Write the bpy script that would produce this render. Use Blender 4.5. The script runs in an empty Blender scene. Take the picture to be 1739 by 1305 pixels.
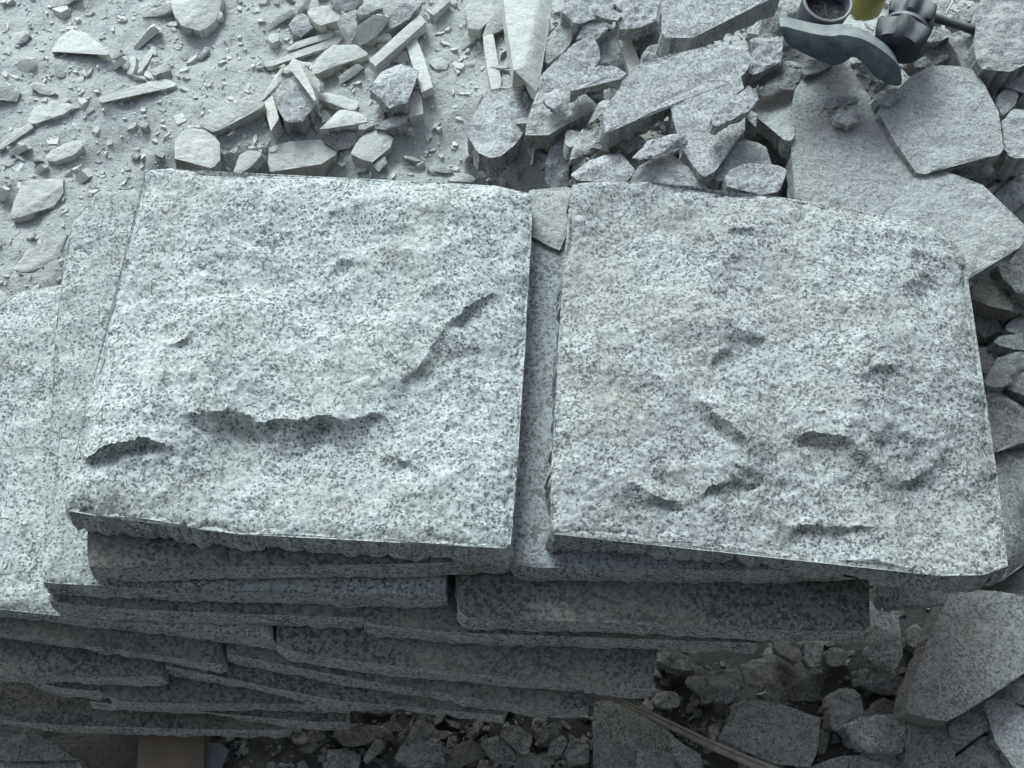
import bpy, math, random
import numpy as np
from mathutils import Vector, noise
from mathutils.geometry import delaunay_2d_cdt
random.seed(7)
SC = bpy.context.scene
COL = SC.collection
F = 1907.0
CAMZ = 1.62

def nrm(v):
    v = np.array(v, float)
    return v / np.linalg.norm(v)
AX = nrm((1, -.072, 0)); AY = nrm((290, 4008, -1907)); AY = nrm(AY - AX * AX.dot(AY)); AZ = np.cross(AX, AY)
ROT = np.array([AX, AY, AZ])
CAM = np.array([0, 0, CAMZ])
def ray(u, v):
    return ROT @ np.array([(u - 869.5) / F, -(v - 652.5) / F, -1.0])
def at(u, v, z=0.0):
    d = ray(u, v)
    return CAM + d * ((z - CAMZ) / d[2])

# ------------------------------------------------------------------ camera
cd = bpy.data.cameras.new('camera'); cam = bpy.data.objects.new('camera', cd); COL.objects.link(cam)
from mathutils import Matrix
M = Matrix([list(ROT[i]) + [CAM[i]] for i in range(3)] + [[0, 0, 0, 1]])
cam.matrix_world = M
cd.sensor_fit = 'HORIZONTAL'; cd.angle = 2 * math.atan(869.5 / F)
cd.clip_start = .02; cd.clip_end = 500
SC.camera = cam

# ------------------------------------------------------------------ light
SUN_AZ = (-.42, .91); SUN_EL = math.radians(43)
rot = math.atan2(SUN_AZ[0], SUN_AZ[1])
w = bpy.data.worlds.new('World'); SC.world = w; w.use_nodes = True
nt = w.node_tree; bg = nt.nodes['Background']
sky = nt.nodes.new('ShaderNodeTexSky'); sky.sky_type = 'NISHITA'; sky.sun_disc = False
sky.sun_elevation = SUN_EL; sky.sun_rotation = rot
sky.air_density = 1.6; sky.dust_density = 3.0; sky.ozone_density = 2.0
hs = nt.nodes.new('ShaderNodeHueSaturation'); hs.inputs['Saturation'].default_value = .72; nt.links.new(sky.outputs[0], hs.inputs['Color']); nt.links.new(hs.outputs[0], bg.inputs[0]); bg.inputs[1].default_value = SKY_S = .205
sl = bpy.data.lights.new('sun', 'SUN'); so = bpy.data.objects.new('sun', sl); COL.objects.link(so)
sl.energy = 3.0; sl.angle = math.radians(24); sl.color = (.73, .94, 1)
d = Vector((SUN_AZ[0], SUN_AZ[1], math.tan(SUN_EL) * math.hypot(*SUN_AZ)))
so.rotation_euler = d.to_track_quat('Z', 'Y').to_euler()
SC.view_settings.view_transform = 'Standard'; SC.view_settings.look = 'None'
SC.view_settings.exposure = 0.0; SC.view_settings.gamma = 1

# ------------------------------------------------------------------ materials
def ramp(nt, fac, stops, interp='LINEAR'):
    n = nt.nodes.new('ShaderNodeValToRGB'); cr = n.color_ramp; cr.interpolation = interp
    while len(cr.elements) < len(stops): cr.elements.new(.5)
    for e, (p, c) in zip(cr.elements, stops):
        e.position = p; e.color = (c[0], c[1], c[2], 1) if hasattr(c, '__len__') else (c, c, c, 1)
    nt.links.new(fac, n.inputs[0]); return n.outputs[0]
def mixc(nt, fac, a, b, mode='MIX'):
    n = nt.nodes.new('ShaderNodeMix'); n.data_type = 'RGBA'; n.blend_type = mode
    for sock, val in ((n.inputs[0], fac), (n.inputs[6], a), (n.inputs[7], b)):
        if hasattr(val, 'links'): nt.links.new(val, sock)
        elif hasattr(val, '__len__'): sock.default_value = (*val, 1)
        else: sock.default_value = val
    return n.outputs[2]
def base(name):
    m = bpy.data.materials.new(name); m.use_nodes = True; nt = m.node_tree
    b = nt.nodes['Principled BSDF']
    tc = nt.nodes.new('ShaderNodeTexCoord'); oi = nt.nodes.new('ShaderNodeObjectInfo')
    mul = nt.nodes.new('ShaderNodeVectorMath'); mul.operation = 'MULTIPLY_ADD'
    nt.links.new(oi.outputs['Random'], mul.inputs[0]); mul.inputs[1].default_value = (7.3, 3.1, 5.7)
    nt.links.new(tc.outputs['Object'], mul.inputs[2])
    return m, nt, b, mul.outputs[0], oi
def tex(nt, vec, kind, scale, detail=4, rough=.6, dist=0, stretch=None):
    if stretch:
        mp = nt.nodes.new('ShaderNodeMapping'); mp.inputs['Scale'].default_value = stretch
        mp.inputs['Rotation'].default_value = (0, 0, .25)
        nt.links.new(vec, mp.inputs['Vector']); vec = mp.outputs[0]
    if kind == 'noise':
        n = nt.nodes.new('ShaderNodeTexNoise'); n.inputs['Detail'].default_value = detail
        n.inputs['Roughness'].default_value = rough; n.inputs['Distortion'].default_value = dist
    else:
        n = nt.nodes.new('ShaderNodeTexVoronoi'); n.feature = 'F1'
        n.inputs['Randomness'].default_value = 1
    n.inputs['Scale'].default_value = scale
    nt.links.new(vec, n.inputs['Vector']); return n
def granite(name, white, grey, black, dark_amt, dust=0.0, dustcol=(.4, .4, .37), bump=.5, stain=.25, rough=.85, grain=230, bd=.006, pits=0):
    m, nt, b, vec, oi = base(name)
    # warp so the grains are irregular, not cells
    wn = tex(nt, vec, 'noise', 260, 3, .7)
    va = nt.nodes.new('ShaderNodeVectorMath'); va.operation = 'MULTIPLY_ADD'
    nt.links.new(wn.outputs['Color'], va.inputs[0]); va.inputs[1].default_value = (.0035,) * 3
    nt.links.new(vec, va.inputs[2]); wv = va.outputs[0]
    n1 = tex(nt, wv, 'noise', grain * 1.0, 5, .75)
    c = ramp(nt, n1.outputs['Fac'], [(.38, tuple(g * .62 for g in grey)), (.5, tuple((g + w_) / 2 for g, w_ in zip(grey, white))), (.60, white)])
    v1 = tex(nt, wv, 'vor', grain * 1.7)                       # biotite specks: random cells
    sp = nt.nodes.new('ShaderNodeSeparateColor'); nt.links.new(v1.outputs['Color'], sp.inputs[0])
    n2 = tex(nt, vec, 'noise', 24, 6, .7)
    ad = nt.nodes.new('ShaderNodeMath'); ad.operation = 'MULTIPLY_ADD'
    nt.links.new(n2.outputs['Fac'], ad.inputs[0]); ad.inputs[1].default_value = .68
    hf = nt.nodes.new('ShaderNodeMath'); hf.operation = 'MULTIPLY'; hf.inputs[1].default_value = .5; nt.links.new(sp.outputs[0], hf.inputs[0]); nt.links.new(hf.outputs[0], ad.inputs[2])
    k = ramp(nt, ad.outputs[0], [(.845 - .5 * dark_amt, 0), (.89 - .5 * dark_amt, .85)])
    c = mixc(nt, k, c, black)
    v2 = tex(nt, wv, 'vor', grain * 1.05); sp2 = nt.nodes.new('ShaderNodeSeparateColor'); nt.links.new(v2.outputs['Color'], sp2.inputs[0])
    k2 = ramp(nt, sp2.outputs[1], [(.72, 0), (.95, .55)])   # smoky quartz
    c = mixc(nt, k2, c, tuple(g * .62 for g in grey))
    # broad tone and rusty-brown stain
    n3 = tex(nt, vec, 'noise', 9, 5, .6, .6)
    ks = ramp(nt, n3.outputs['Fac'], [(.48, 0), (.68, stain)])
    c = mixc(nt, ks, c, (.27, .26, .215))
    n4 = tex(nt, vec, 'noise', 40, 6, .75)
    kb = ramp(nt, n4.outputs['Fac'], [(.3, .80), (.55, 1.04), (.7, 1.10)])
    c = mixc(nt, 1.0, c, kb, 'MULTIPLY')
    if dust > 0:
        n5 = tex(nt, vec, 'noise', 26, 5, .7)
        kd = ramp(nt, n5.outputs['Fac'], [(.3, max(0, dust - .2)), (.66, min(1, dust + .15))])
        c = mixc(nt, kd, c, dustcol)
    if pits:
        n6 = tex(nt, vec, 'noise', 210, 4, .8); kp = ramp(nt, n6.outputs['Fac'], [(.36, 1 - pits), (.47, 1.0)]); c = mixc(nt, 1.0, c, kp, 'MULTIPLY')
    kr = nt.nodes.new('ShaderNodeMapRange'); nt.links.new(oi.outputs['Random'], kr.inputs[0])
    kr.inputs[3].default_value = .94; kr.inputs[4].default_value = 1.06
    vm = nt.nodes.new('ShaderNodeVectorMath'); vm.operation = 'SCALE'
    nt.links.new(c, vm.inputs[0]); nt.links.new(kr.outputs[0], vm.inputs['Scale'])
    nt.links.new(vm.outputs[0], b.inputs['Base Color'])
    b.inputs['Roughness'].default_value = rough; b.inputs['Specular IOR Level'].default_value = .3
    # relief
    h1 = tex(nt, vec, 'noise', 55, 6, .62); h2 = tex(nt, wv, 'noise', 320, 4, .7)
    s = nt.nodes.new('ShaderNodeMath'); s.operation = 'MULTIPLY_ADD'
    nt.links.new(h2.outputs['Fac'], s.inputs[0]); s.inputs[1].default_value = .3; nt.links.new(h1.outputs['Fac'], s.inputs[2])
    bp = nt.nodes.new('ShaderNodeBump'); bp.inputs['Strength'].default_value = bump; bp.inputs['Distance'].default_value = bd
    nt.links.new(s.outputs[0], bp.inputs['Height']); nt.links.new(bp.outputs[0], b.inputs['Normal'])
    return m
MAT = {
 'split': granite('split_granite', (.57, .60, .59), (.40, .42, .41), (.09, .095, .095), .25, 0, bump=.7, stain=.35, grain=232),
 'split2': granite('split_granite_stained_dim', (.55, .565, .56), (.36, .375, .37), (.09, .095, .095), .26, 0, bump=.7, stain=.4, grain=232),  # stain, with the right slab's weaker light also put into the colour
 'rim':   granite('chipped_granite_edge', (.68, .70, .70), (.46, .48, .48), (.12, .12, .13), .24, 0, bump=1.0, stain=.1),
 'sawn':  granite('sawn_granite', (.24, .24, .225), (.17, .165, .15), (.06, .06, .06), .34, 0, bump=.08, stain=.5, rough=.7, grain=170),
 'strip': granite('sawn_granite_light', (.37, .395, .41), (.26, .28, .295), (.07, .075, .08), .32, .05, bump=.2, stain=.1, rough=.7, grain=200),
 'fresh': granite('broken_granite', (.56, .57, .58), (.33, .345, .35), (.14, .145, .15), .24, .25, (.45, .45, .43), bump=.9, stain=.1),
 'dusty': granite('dusty_granite', (.58, .59, .59), (.40, .41, .41), (.10, .10, .11), .14, .5, (.55, .56, .54), bump=1.0, stain=.05, bd=.011, pits=.35),
 'dust':  granite('dust_covered_stone', (.58, .58, .56), (.46, .46, .44), (.17, .17, .16), .03, .85, (.60, .60, .56), bump=.7, stain=.08, bd=.007, pits=.25),
 'shade_grey':  granite('shade_darkened_granite', (.40, .415, .42), (.26, .27, .275), (.06, .06, .065), .26, .3, (.26, .25, .22), bump=.6, stain=.3),  # broken granite with shade put into the colour, for stones in shadowed spots
 'rusty': granite('rusty_granite', (.31, .305, .285), (.20, .195, .18), (.06, .055, .05), .14, .2, (.25, .245, .225), bump=.8, stain=.3),
}
def plain(name, col, rough=.6, metal=0, nscale=60, var=.25, bump=.1, dust=None, bdist=.002):
    m, nt, b, vec, oi = base(name)
    n = tex(nt, vec, 'noise', nscale, 5, .65)
    c = ramp(nt, n.outputs['Fac'], [(.3, tuple(x * (1 - var) for x in col)), (.7, tuple(x * (1 + var) for x in col))])
    if dust:
        n2 = tex(nt, vec, 'noise', 35, 6, .75)
        geo = nt.nodes.new('ShaderNodeNewGeometry'); sx = nt.nodes.new('ShaderNodeSeparateXYZ'); nt.links.new(geo.outputs['Normal'], sx.inputs[0])
        ma = nt.nodes.new('ShaderNodeMath'); ma.operation = 'MULTIPLY'; nt.links.new(n2.outputs['Fac'], ma.inputs[0]); nt.links.new(sx.outputs[2], ma.inputs[1])
        k = ramp(nt, ma.outputs[0], [(.1, .0), (.55, dust)])
        c = mixc(nt, k, c, (.38, .38, .35))
    nt.links.new(c, b.inputs['Base Color']); b.inputs['Roughness'].default_value = rough; b.inputs['Metallic'].default_value = metal
    bp = nt.nodes.new('ShaderNodeBump'); bp.inputs['Strength'].default_value = bump; bp.inputs['Distance'].default_value = bdist
    nt.links.new(n.outputs['Fac'], bp.inputs['Height']); nt.links.new(bp.outputs[0], b.inputs['Normal'])
    return m
def ground_mat():
    m, nt, b, vec, oi = base('stone_dust_ground')
    n1 = tex(nt, vec, 'noise', 7, 6, .6, .5); n2 = tex(nt, vec, 'noise', 90, 6, .75); n3 = tex(nt, vec, 'noise', 400, 3, .7)
    c = ramp(nt, n1.outputs['Fac'], [(.3, (.54, .55, .52)), (.7, (.60, .615, .60))])
    k = ramp(nt, n2.outputs['Fac'], [(.34, .66), (.46, .98), (.72, 1.12)])
    c = mixc(nt, 1.0, c, k, 'MULTIPLY')
    k3 = ramp(nt, n3.outputs['Fac'], [(.3, .78), (.55, 1.05)]); c = mixc(nt, 1.0, c, k3, 'MULTIPLY')
    # darker grey where the base ground height is low (mask stored on the mesh)
    at_ = nt.nodes.new('ShaderNodeAttribute'); at_.attribute_name = 'low_ground'
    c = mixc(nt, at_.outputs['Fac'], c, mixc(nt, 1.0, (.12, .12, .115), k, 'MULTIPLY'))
    nt.links.new(c, b.inputs['Base Color']); b.inputs['Roughness'].default_value = .95; b.inputs['Specular IOR Level'].default_value = .15
    s = nt.nodes.new('ShaderNodeMath'); s.operation = 'MULTIPLY_ADD'
    nt.links.new(n3.outputs['Fac'], s.inputs[0]); s.inputs[1].default_value = .3; nt.links.new(n2.outputs['Fac'], s.inputs[2])
    bp = nt.nodes.new('ShaderNodeBump'); bp.inputs['Strength'].default_value = .8; bp.inputs['Distance'].default_value = .013
    nt.links.new(s.outputs[0], bp.inputs['Height']); nt.links.new(bp.outputs[0], b.inputs['Normal'])
    return m

# ------------------------------------------------------------------ objects helpers
def tag(o, label=None, cat=None, group=None, kind=None):
    if label: o['label'] = label
    if cat: o['category'] = cat
    if group: o['group'] = group
    if kind: o['kind'] = kind
    return o
def link(name, verts, faces, mats, parent=None, fm=None, smooth=True, sharp=None, loc=None, ring=None):
    me = bpy.data.meshes.new(name)
    me.from_pydata([tuple(v) for v in verts], [], faces); 
    for m in (mats if isinstance(mats, (list, tuple)) else [mats]): me.materials.append(m)
    if fm is not None: me.polygons.foreach_set('material_index', fm)
    if smooth:
        me.polygons.foreach_set('use_smooth', [True] * len(me.polygons))
        if sharp: me.set_sharp_from_angle(angle=math.radians(sharp))
    if ring:
        rs_ = set(ring); a_ = me.attributes.get('sharp_edge') or me.attributes.new('sharp_edge', 'BOOLEAN', 'EDGE')
        for e in me.edges:
            if e.vertices[0] in rs_ and e.vertices[1] in rs_: a_.data[e.index].value = True
    me.update()
    o = bpy.data.objects.new(name, me); COL.objects.link(o)
    if loc is not None: o.location = loc
    if parent: o.parent = parent
    return o
def inside(P, poly):
    x, y = P[:, 0], P[:, 1]; r = np.zeros(len(P), bool); n = len(poly); j = n - 1
    for i in range(n):
        xi, yi = poly[i]; xj, yj = poly[j]
        if yi != yj:
            c = ((yi > y) != (yj > y)) & (x < (xj - xi) * (y - yi) / (yj - yi) + xi); r ^= c
        j = i
    return r
def segdist(P, A, B):
    """distance of points to every segment; returns min dist, index, param, signed side"""
    best = np.full(len(P), 1e9); idx = np.zeros(len(P), int); tt = np.zeros(len(P)); sg = np.zeros(len(P)); raw = np.zeros(len(P))
    for i in range(len(A)):
        d = B[i] - A[i]; L2 = d @ d + 1e-12; r = P - A[i]
        t0 = (r @ d) / L2; t = np.clip(t0, 0, 1); q = r - t[:, None] * d; D = np.hypot(q[:, 0], q[:, 1])
        m = D < best; best[m] = D[m]; idx[m] = i; tt[m] = t[m]; raw[m] = t0[m]
        cr = (d[0] * r[:, 1] - d[1] * r[:, 0]); sg[m] = np.sign(cr[m])
    return best, idx, tt, sg, raw
def fbm(x, y, z, sc, octs=4, H=.9):
    return noise.fractal(Vector((x * sc, y * sc, z)), H, 2.0, octs)
SEED = [0]
def slab(name, poly, z0, g=(0, 0), t=.03, res=.01, mats=None, rough=.002, rscale=25, edge=.002, rnd=.003, flare=0, facets=(), scarps=(), bulge=0, side_rough=None, ref=None, rings=4, sharp=38, low=None, basez=None, grit=0, mounds=(), planes=0):
    """A solid stone: outline poly (world x,y), top plane z0 + g.(p-ref), thickness t along the plane's normal."""
    SEED[0] += 1; sd = SEED[0] * 3.17
    poly = np.array(poly, float)
    if sum(poly[i][0] * poly[(i + 1) % len(poly)][1] - poly[(i + 1) % len(poly)][0] * poly[i][1] for i in range(len(poly))) < 0: poly = poly[::-1]
    cen = poly.mean(0) if ref is None else np.array(ref)
    B = []; n = len(poly)
    for i in range(n):
        a, b = poly[i], poly[(i + 1) % n]; L = np.linalg.norm(b - a); k = max(1, int(round(L / res)))
        nx, ny = (b - a)[1] / (L + 1e-9), -(b - a)[0] / (L + 1e-9)
        for j in range(k):
            p = a + (b - a) * j / k
            e = edge * (fbm(p[0], p[1], sd, 22, 3, .8) + .5 * fbm(p[0], p[1], sd + 3, 90, 4, .6) if edge else 0)
            f = 1.0 if j else .4
            B.append((p[0] + nx * e * f * 1.6, p[1] + ny * e * f * 1.6))
    B = np.array(B)
    lo, hi = poly.min(0), poly.max(0)
    nx_, ny_ = int((hi[0] - lo[0]) / res) + 2, int((hi[1] - lo[1]) / (res * .87)) + 2
    G = np.array([(lo[0] + (i + .5 * (j % 2)) * res, lo[1] + j * res * .87) for j in range(ny_) for i in range(nx_)])
    rng = np.random.RandomState(SEED[0]); G = G + rng.uniform(-.2, .2, G.shape) * res
    G = G[inside(G, B)]
    if len(G):
        dd = segdist(G, B, np.roll(B, -1, 0))[0]; G = G[dd > res * .55]; dd = dd[dd > res * .55]
    nb = len(B)
    allp = [Vector(p) for p in B] + [Vector(p) for p in G]
    vo, _, fo, ov, _, _ = delaunay_2d_cdt(allp, [], [list(range(nb))], 1, 1e-7, True)
    V2 = np.array([tuple(v) for v in vo])
    orig = [o[0] if o else -1 for o in ov]
    omap = {o: i for i, o in enumerate(orig) if o >= 0}
    Dm = segdist(V2, B, np.roll(B, -1, 0))[0]
    h = np.zeros(len(V2))
    if rough:
        h += np.array([rough * (fbm(p[0], p[1], sd, rscale, 5, .75)) for p in V2])
        h += np.array([rough * .55 * (abs(noise.noise(Vector((p[0] * rscale * .5, p[1] * rscale * .55, sd + 9)))) * -2 + .5) for p in V2])
    if grit: h += np.array([grit * (.45 * fbm(p[0], p[1] * 1.3, sd + 4, 95, 4, .5) - 2.2 * abs(noise.noise(Vector((p[0] * 9, p[1] * 15, sd)))) - 1.1 * abs(noise.noise(Vector((p[0] * 22 + p[1] * 9, p[1] * 30, sd + 7))))) for p in V2])
    if rnd: h -= rnd * np.exp(-Dm / (rnd * 1.2))
    if bulge: h += bulge * (1 - np.exp(-Dm / (abs(bulge) * 3.2)))
    for (pa, pb, s) in facets:
        pa, pb = np.array(pa), np.array(pb); dv = (pb - pa) / np.linalg.norm(pb - pa)
        sdist = dv[0] * (V2[:, 1] - pa[1]) - dv[1] * (V2[:, 0] - pa[0]); h -= s * np.maximum(0, sdist)
    for (line, amp, l1, l2) in scarps:
        Lp = np.array(line); A_, B_ = Lp[:-1], Lp[1:]; wob = np.array([fbm(p[0], p[1], sd + 2, 26, 4, .9) for p in V2]) * .006
        dist, idx, tt, sg, raw = segdist(V2, A_, B_)
        seg = np.linalg.norm(B_ - A_, axis=1); cum = np.concatenate([[0], np.cumsum(seg)]); par = (cum[idx] + tt * seg[idx]) / cum[-1]
        win = np.clip(np.sin(np.pi * par), 0, 1) ** .8
        endf = ((idx == 0) & (raw < 0)) | ((idx == len(A_) - 1) & (raw > 1)); win = np.where(endf, 0, win)
        s = dist * sg + wob        # line drawn left to right: sg>0 is above (far side)
        wd_ = .0025 + .016 * np.clip(np.array([fbm(p[0], p[1], sd + 5, 14, 3, .7) for p in V2]) + .3, 0, 1)
        D = np.maximum(-s, 0); f = np.where(s > 0, np.exp(-np.maximum(s, 0) / l1), 1.9 * np.exp(-D / wd_) - .9 * np.exp(-D / l2))
        h += win * amp * f
    if planes:
        rp = np.random.RandomState(planes)
        wx = V2[:, 0] + np.array([.022 * fbm(p[0], p[1], sd + 11, 12, 4, .7) for p in V2]); wy = V2[:, 1] + np.array([.022 * fbm(p[0], p[1], sd + 15, 12, 4, .7) for p in V2])
        for sgn in (1, -1):
            best = np.full(len(V2), -9.0)
            for _ in range(26):
                cx_, cy_ = rp.uniform(lo, hi); ga = rp.normal(0, .13, 2) * (1, 1.3)
                best = np.maximum(best, ga[0] * (wx - cx_) + ga[1] * (wy - cy_) - 1.1 * ((wx - cx_) ** 2 + (wy - cy_) ** 2) + rp.uniform(-.004, .004))
            h += sgn * .6 * (best - best.mean()) * (1 - .9 * np.exp(-Dm / .03))
    for (mc, ma, mr) in mounds: h += ma * np.exp(-((V2[:, 0] - mc[0]) ** 2 + (V2[:, 1] - mc[1]) ** 2) / mr ** 2)
    Zt = z0 + g[0] * (V2[:, 0] - cen[0]) + g[1] * (V2[:, 1] - cen[1]) + h
    N = nrm((-g[0], -g[1], 1))
    V = [(V2[i, 0], V2[i, 1], Zt[i]) for i in range(len(V2))]; Fc = [list(f) for f in fo]; fm = [0] * len(Fc)
    ring = [omap[i] for i in range(nb)]
    sr = side_rough if side_rough is not None else max(.0008, rough * .8)
    tang = np.roll(B, -1, 0) - np.roll(B, 1, 0); tl = np.hypot(tang[:, 0], tang[:, 1]) + 1e-9
    out = np.stack([tang[:, 1] / tl, -tang[:, 0] / tl], 1)
    prev = ring
    for k in range(1, rings + 1):
        cur = []; s = k / rings
        for i in range(nb):
            b0 = V[ring[i]]; o = flare * math.sin(s * 1.7) * (.35 + .65 * max(0, -out[i][1])) + sr * (fbm(B[i][0], B[i][1], sd + s * t * 150, 75, 4, .6) - (.25 if out[i][1] < 0 else .5)) * min(1, s * 2.5)
            dn = N * (t * s)
            cur.append(len(V)); V.append((b0[0] - dn[0] + out[i][0] * o, b0[1] - dn[1] + out[i][1] * o, b0[2] - dn[2] - (h[ring[i]] * s)))
        for i in range(nb):
            j = (i + 1) % nb; Fc.append([prev[i], cur[i], cur[j], prev[j]]); fm.append(1)
        prev = cur
    # underside: fan of the same triangulation is not needed, one cap
    Bc = [Vector(V[i][:2]) for i in prev]
    Fc.append(list(reversed(prev))); fm.append(1)
    c3 = np.array([cen[0], cen[1], z0 - t if basez is None else basez])
    V = [(v[0] - c3[0], v[1] - c3[1], v[2] - c3[2]) for v in V]
    if not isinstance(mats, (list, tuple)): mats = [mats, mats]
    return link(name, V, Fc, list(mats), fm=fm, sharp=sharp, loc=tuple(c3), ring=ring)
# ------------------------------------------------------------------ ground
CTRL = [(100, 100, .10), (0, 250, .09), (400, 200, .10), (700, 150, .12), (100, 400, .07), (750, 290, .09), (950, 150, .18), (1100, 60, .2), (1200, 200, .23), (1050, 255, .25), (1250, 260, .28), (1310, 310, .28), (930, 230, .19), (1150, 285, .26), (1400, 130, .23),
        (1550, 200, .24), (1700, 100, .25), (1700, 300, .22), (1500, 350, .2), (1600, 420, .14), (1700, 600, .05), (1720, 900, -.02), (1650, 1150, -.06),
        (1300, 1100, -.10), (1300, 1250, -.08), (1000, 1260, -.09), (600, 1290, -.10), (200, 1310, -.12), (-200, 1250, -.12), (-200, 600, .0),
        (300, 700, -.12), (800, 650, -.12), (1300, 650, -.12), (1500, 800, -.10), (300, 1000, -.13), (700, 1050, -.13), (1200, 950, -.13),
        (0, 900, -.1), (450, 420, -.02), (850, 420, .0), (1250, 450, .02), (100, -300, .12), (900, -400, .2), (1600, -300, .25), (-400, 0, .09), (2100, 400, .1), (2100, 1200, -.05), (800, 1600, -.1)]
CP = np.array([list(at(u, v, z)[:2]) + [z] for u, v, z in CTRL])
def gbase(x, y):
    d2 = (CP[:, 0] - x) ** 2 + (CP[:, 1] - y) ** 2 + 1e-3; wt = d2 ** -2.0
    return float((wt * CP[:, 2]).sum() / wt.sum())
def ground_z(x, y):
    fade = min(1, max(0, 1 - (math.hypot(x, y) - 3) / 3))
    z = gbase(x, y)
    if fade > 0:
        z += fade * (.016 * fbm(x, y, 1.3, 5, 4, .9) + .006 * fbm(x, y, 4.1, 20, 5, .7) + .002 * abs(noise.noise(Vector((x * 90, y * 90, 0)))))
    return z
def axis(lo, hi, step, far):
    a = list(np.arange(lo, hi, step)); s = step; l = lo; h = a[-1]
    L, H = [], []
    while s < far: s *= 1.45; l -= s; h += s; L.append(l); H.append(h)
    return np.array(L[::-1] + a + H)
xs = axis(-.85, .85, .0085, 30); ys = axis(-.25, 1.45, .0085, 30)
gv, low_ground = [], []
for y in ys:
    for x in xs:
        z = ground_z(x, y); gv.append((x, y, z))
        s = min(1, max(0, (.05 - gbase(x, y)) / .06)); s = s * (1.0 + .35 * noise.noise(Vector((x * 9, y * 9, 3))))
        low_ground.append(min(1, max(0, s if math.hypot(x, y) < 3 else 0)))
nx = len(xs); gf = [(j * nx + i, j * nx + i + 1, (j + 1) * nx + i + 1, (j + 1) * nx + i) for j in range(len(ys) - 1) for i in range(nx - 1)]
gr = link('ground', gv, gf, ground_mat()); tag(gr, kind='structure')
a_ = gr.data.attributes.new('low_ground', 'FLOAT', 'POINT'); a_.data.foreach_set('value', low_ground)

# crumbs of stone in the dust: nobody could count them
def crumbs(name, n, region, smin, smax, mat, label, seed):
    rs = random.Random(seed); V, Fc = [], []
    for _ in range(n):
        u, v = region(rs); p = at(u, v, .08); x, y = p[0], p[1]
        p = at(u, v, gbase(x, y)); x, y = p[0], p[1]; z = ground_z(x, y)
        s = smin * (smax / smin) ** (rs.random() ** 1.8); a = rs.random() * 6.28; L = s * rs.uniform(.8, 2.2); W = s * rs.uniform(.5, 1); H = s * rs.uniform(.25, .8)
        b0 = len(V); k = rs.choice([4, 5, 6])
        tx, ty = rs.gauss(0, .25), rs.gauss(0, .25)
        for lv in (0, 1):
            for i in range(k):
                an = 6.283 * i / k + rs.uniform(-.35, .35); r = rs.uniform(.7, 1.1) * (1 if not lv else rs.uniform(.55, .95))
                px, py = L / 2 * r * math.cos(an), W / 2 * r * math.sin(an)
                V.append((x + px * math.cos(a) - py * math.sin(a), y + px * math.sin(a) + py * math.cos(a), z + (H * lv - .5 * H) + tx * px + ty * py))
        Fc.append([b0 + k + i for i in range(k)])
        for i in range(k): Fc.append([b0 + i, b0 + (i + 1) % k, b0 + k + (i + 1) % k, b0 + k + i])
    o = link(name, V, Fc, mat, smooth=False); tag(o, label, 'stone chips', kind='stuff'); return o
crumbs('stone_chips', 4200, lambda r: (r.uniform(-60, 1000), r.uniform(-60, 520)), .0025, .017, MAT['dust'], 'tiny pale stone crumbs scattered over the dusty ground behind the stack', 3)
crumbs('stone_rubble', 3200, lambda r: (r.uniform(850, 1800), r.uniform(-60, 520)), .005, .034, MAT['dusty'], 'fine grey rubble filling the gaps of the pile behind the right slab', 4)
crumbs('stone_debris', 2600, lambda r: (r.uniform(1100, 1800), r.uniform(450, 1330)) if r.random() < .6 else (r.uniform(300, 1200), r.uniform(1180, 1330)), .004, .032, MAT['shade_grey'], 'dark stone debris lying in the shade in front of and beside the stack', 5)

# added out-of-view blockers that shade the stack front: back, right side, overhead
def boxo(name, a, b, mat):
    V = [(x, y, z) for x in (a[0], b[0]) for y in (a[1], b[1]) for z in (a[2], b[2])]
    return tag(link(name, V, [(0, 1, 3, 2), (4, 6, 7, 5), (0, 4, 5, 1), (2, 3, 7, 6), (0, 2, 6, 4), (1, 5, 7, 3)], mat, smooth=False), kind='structure')
SHADE_PANEL = plain('shade_panel_grey', (.13, .135, .14), .9, 0, 8, .3, .4)
boxo('shade_wall', (-4, -1.25, -.3), (2.2, -1.13, 3.0), SHADE_PANEL)
boxo('shade_side_wall', (2.08, -1.13, -.3), (2.2, 2.2, 3.0), SHADE_PANEL)
boxo('shade_roof', (-4.2, -1.4, 2.65), (2.4, .05, 2.72), SHADE_PANEL)
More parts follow.
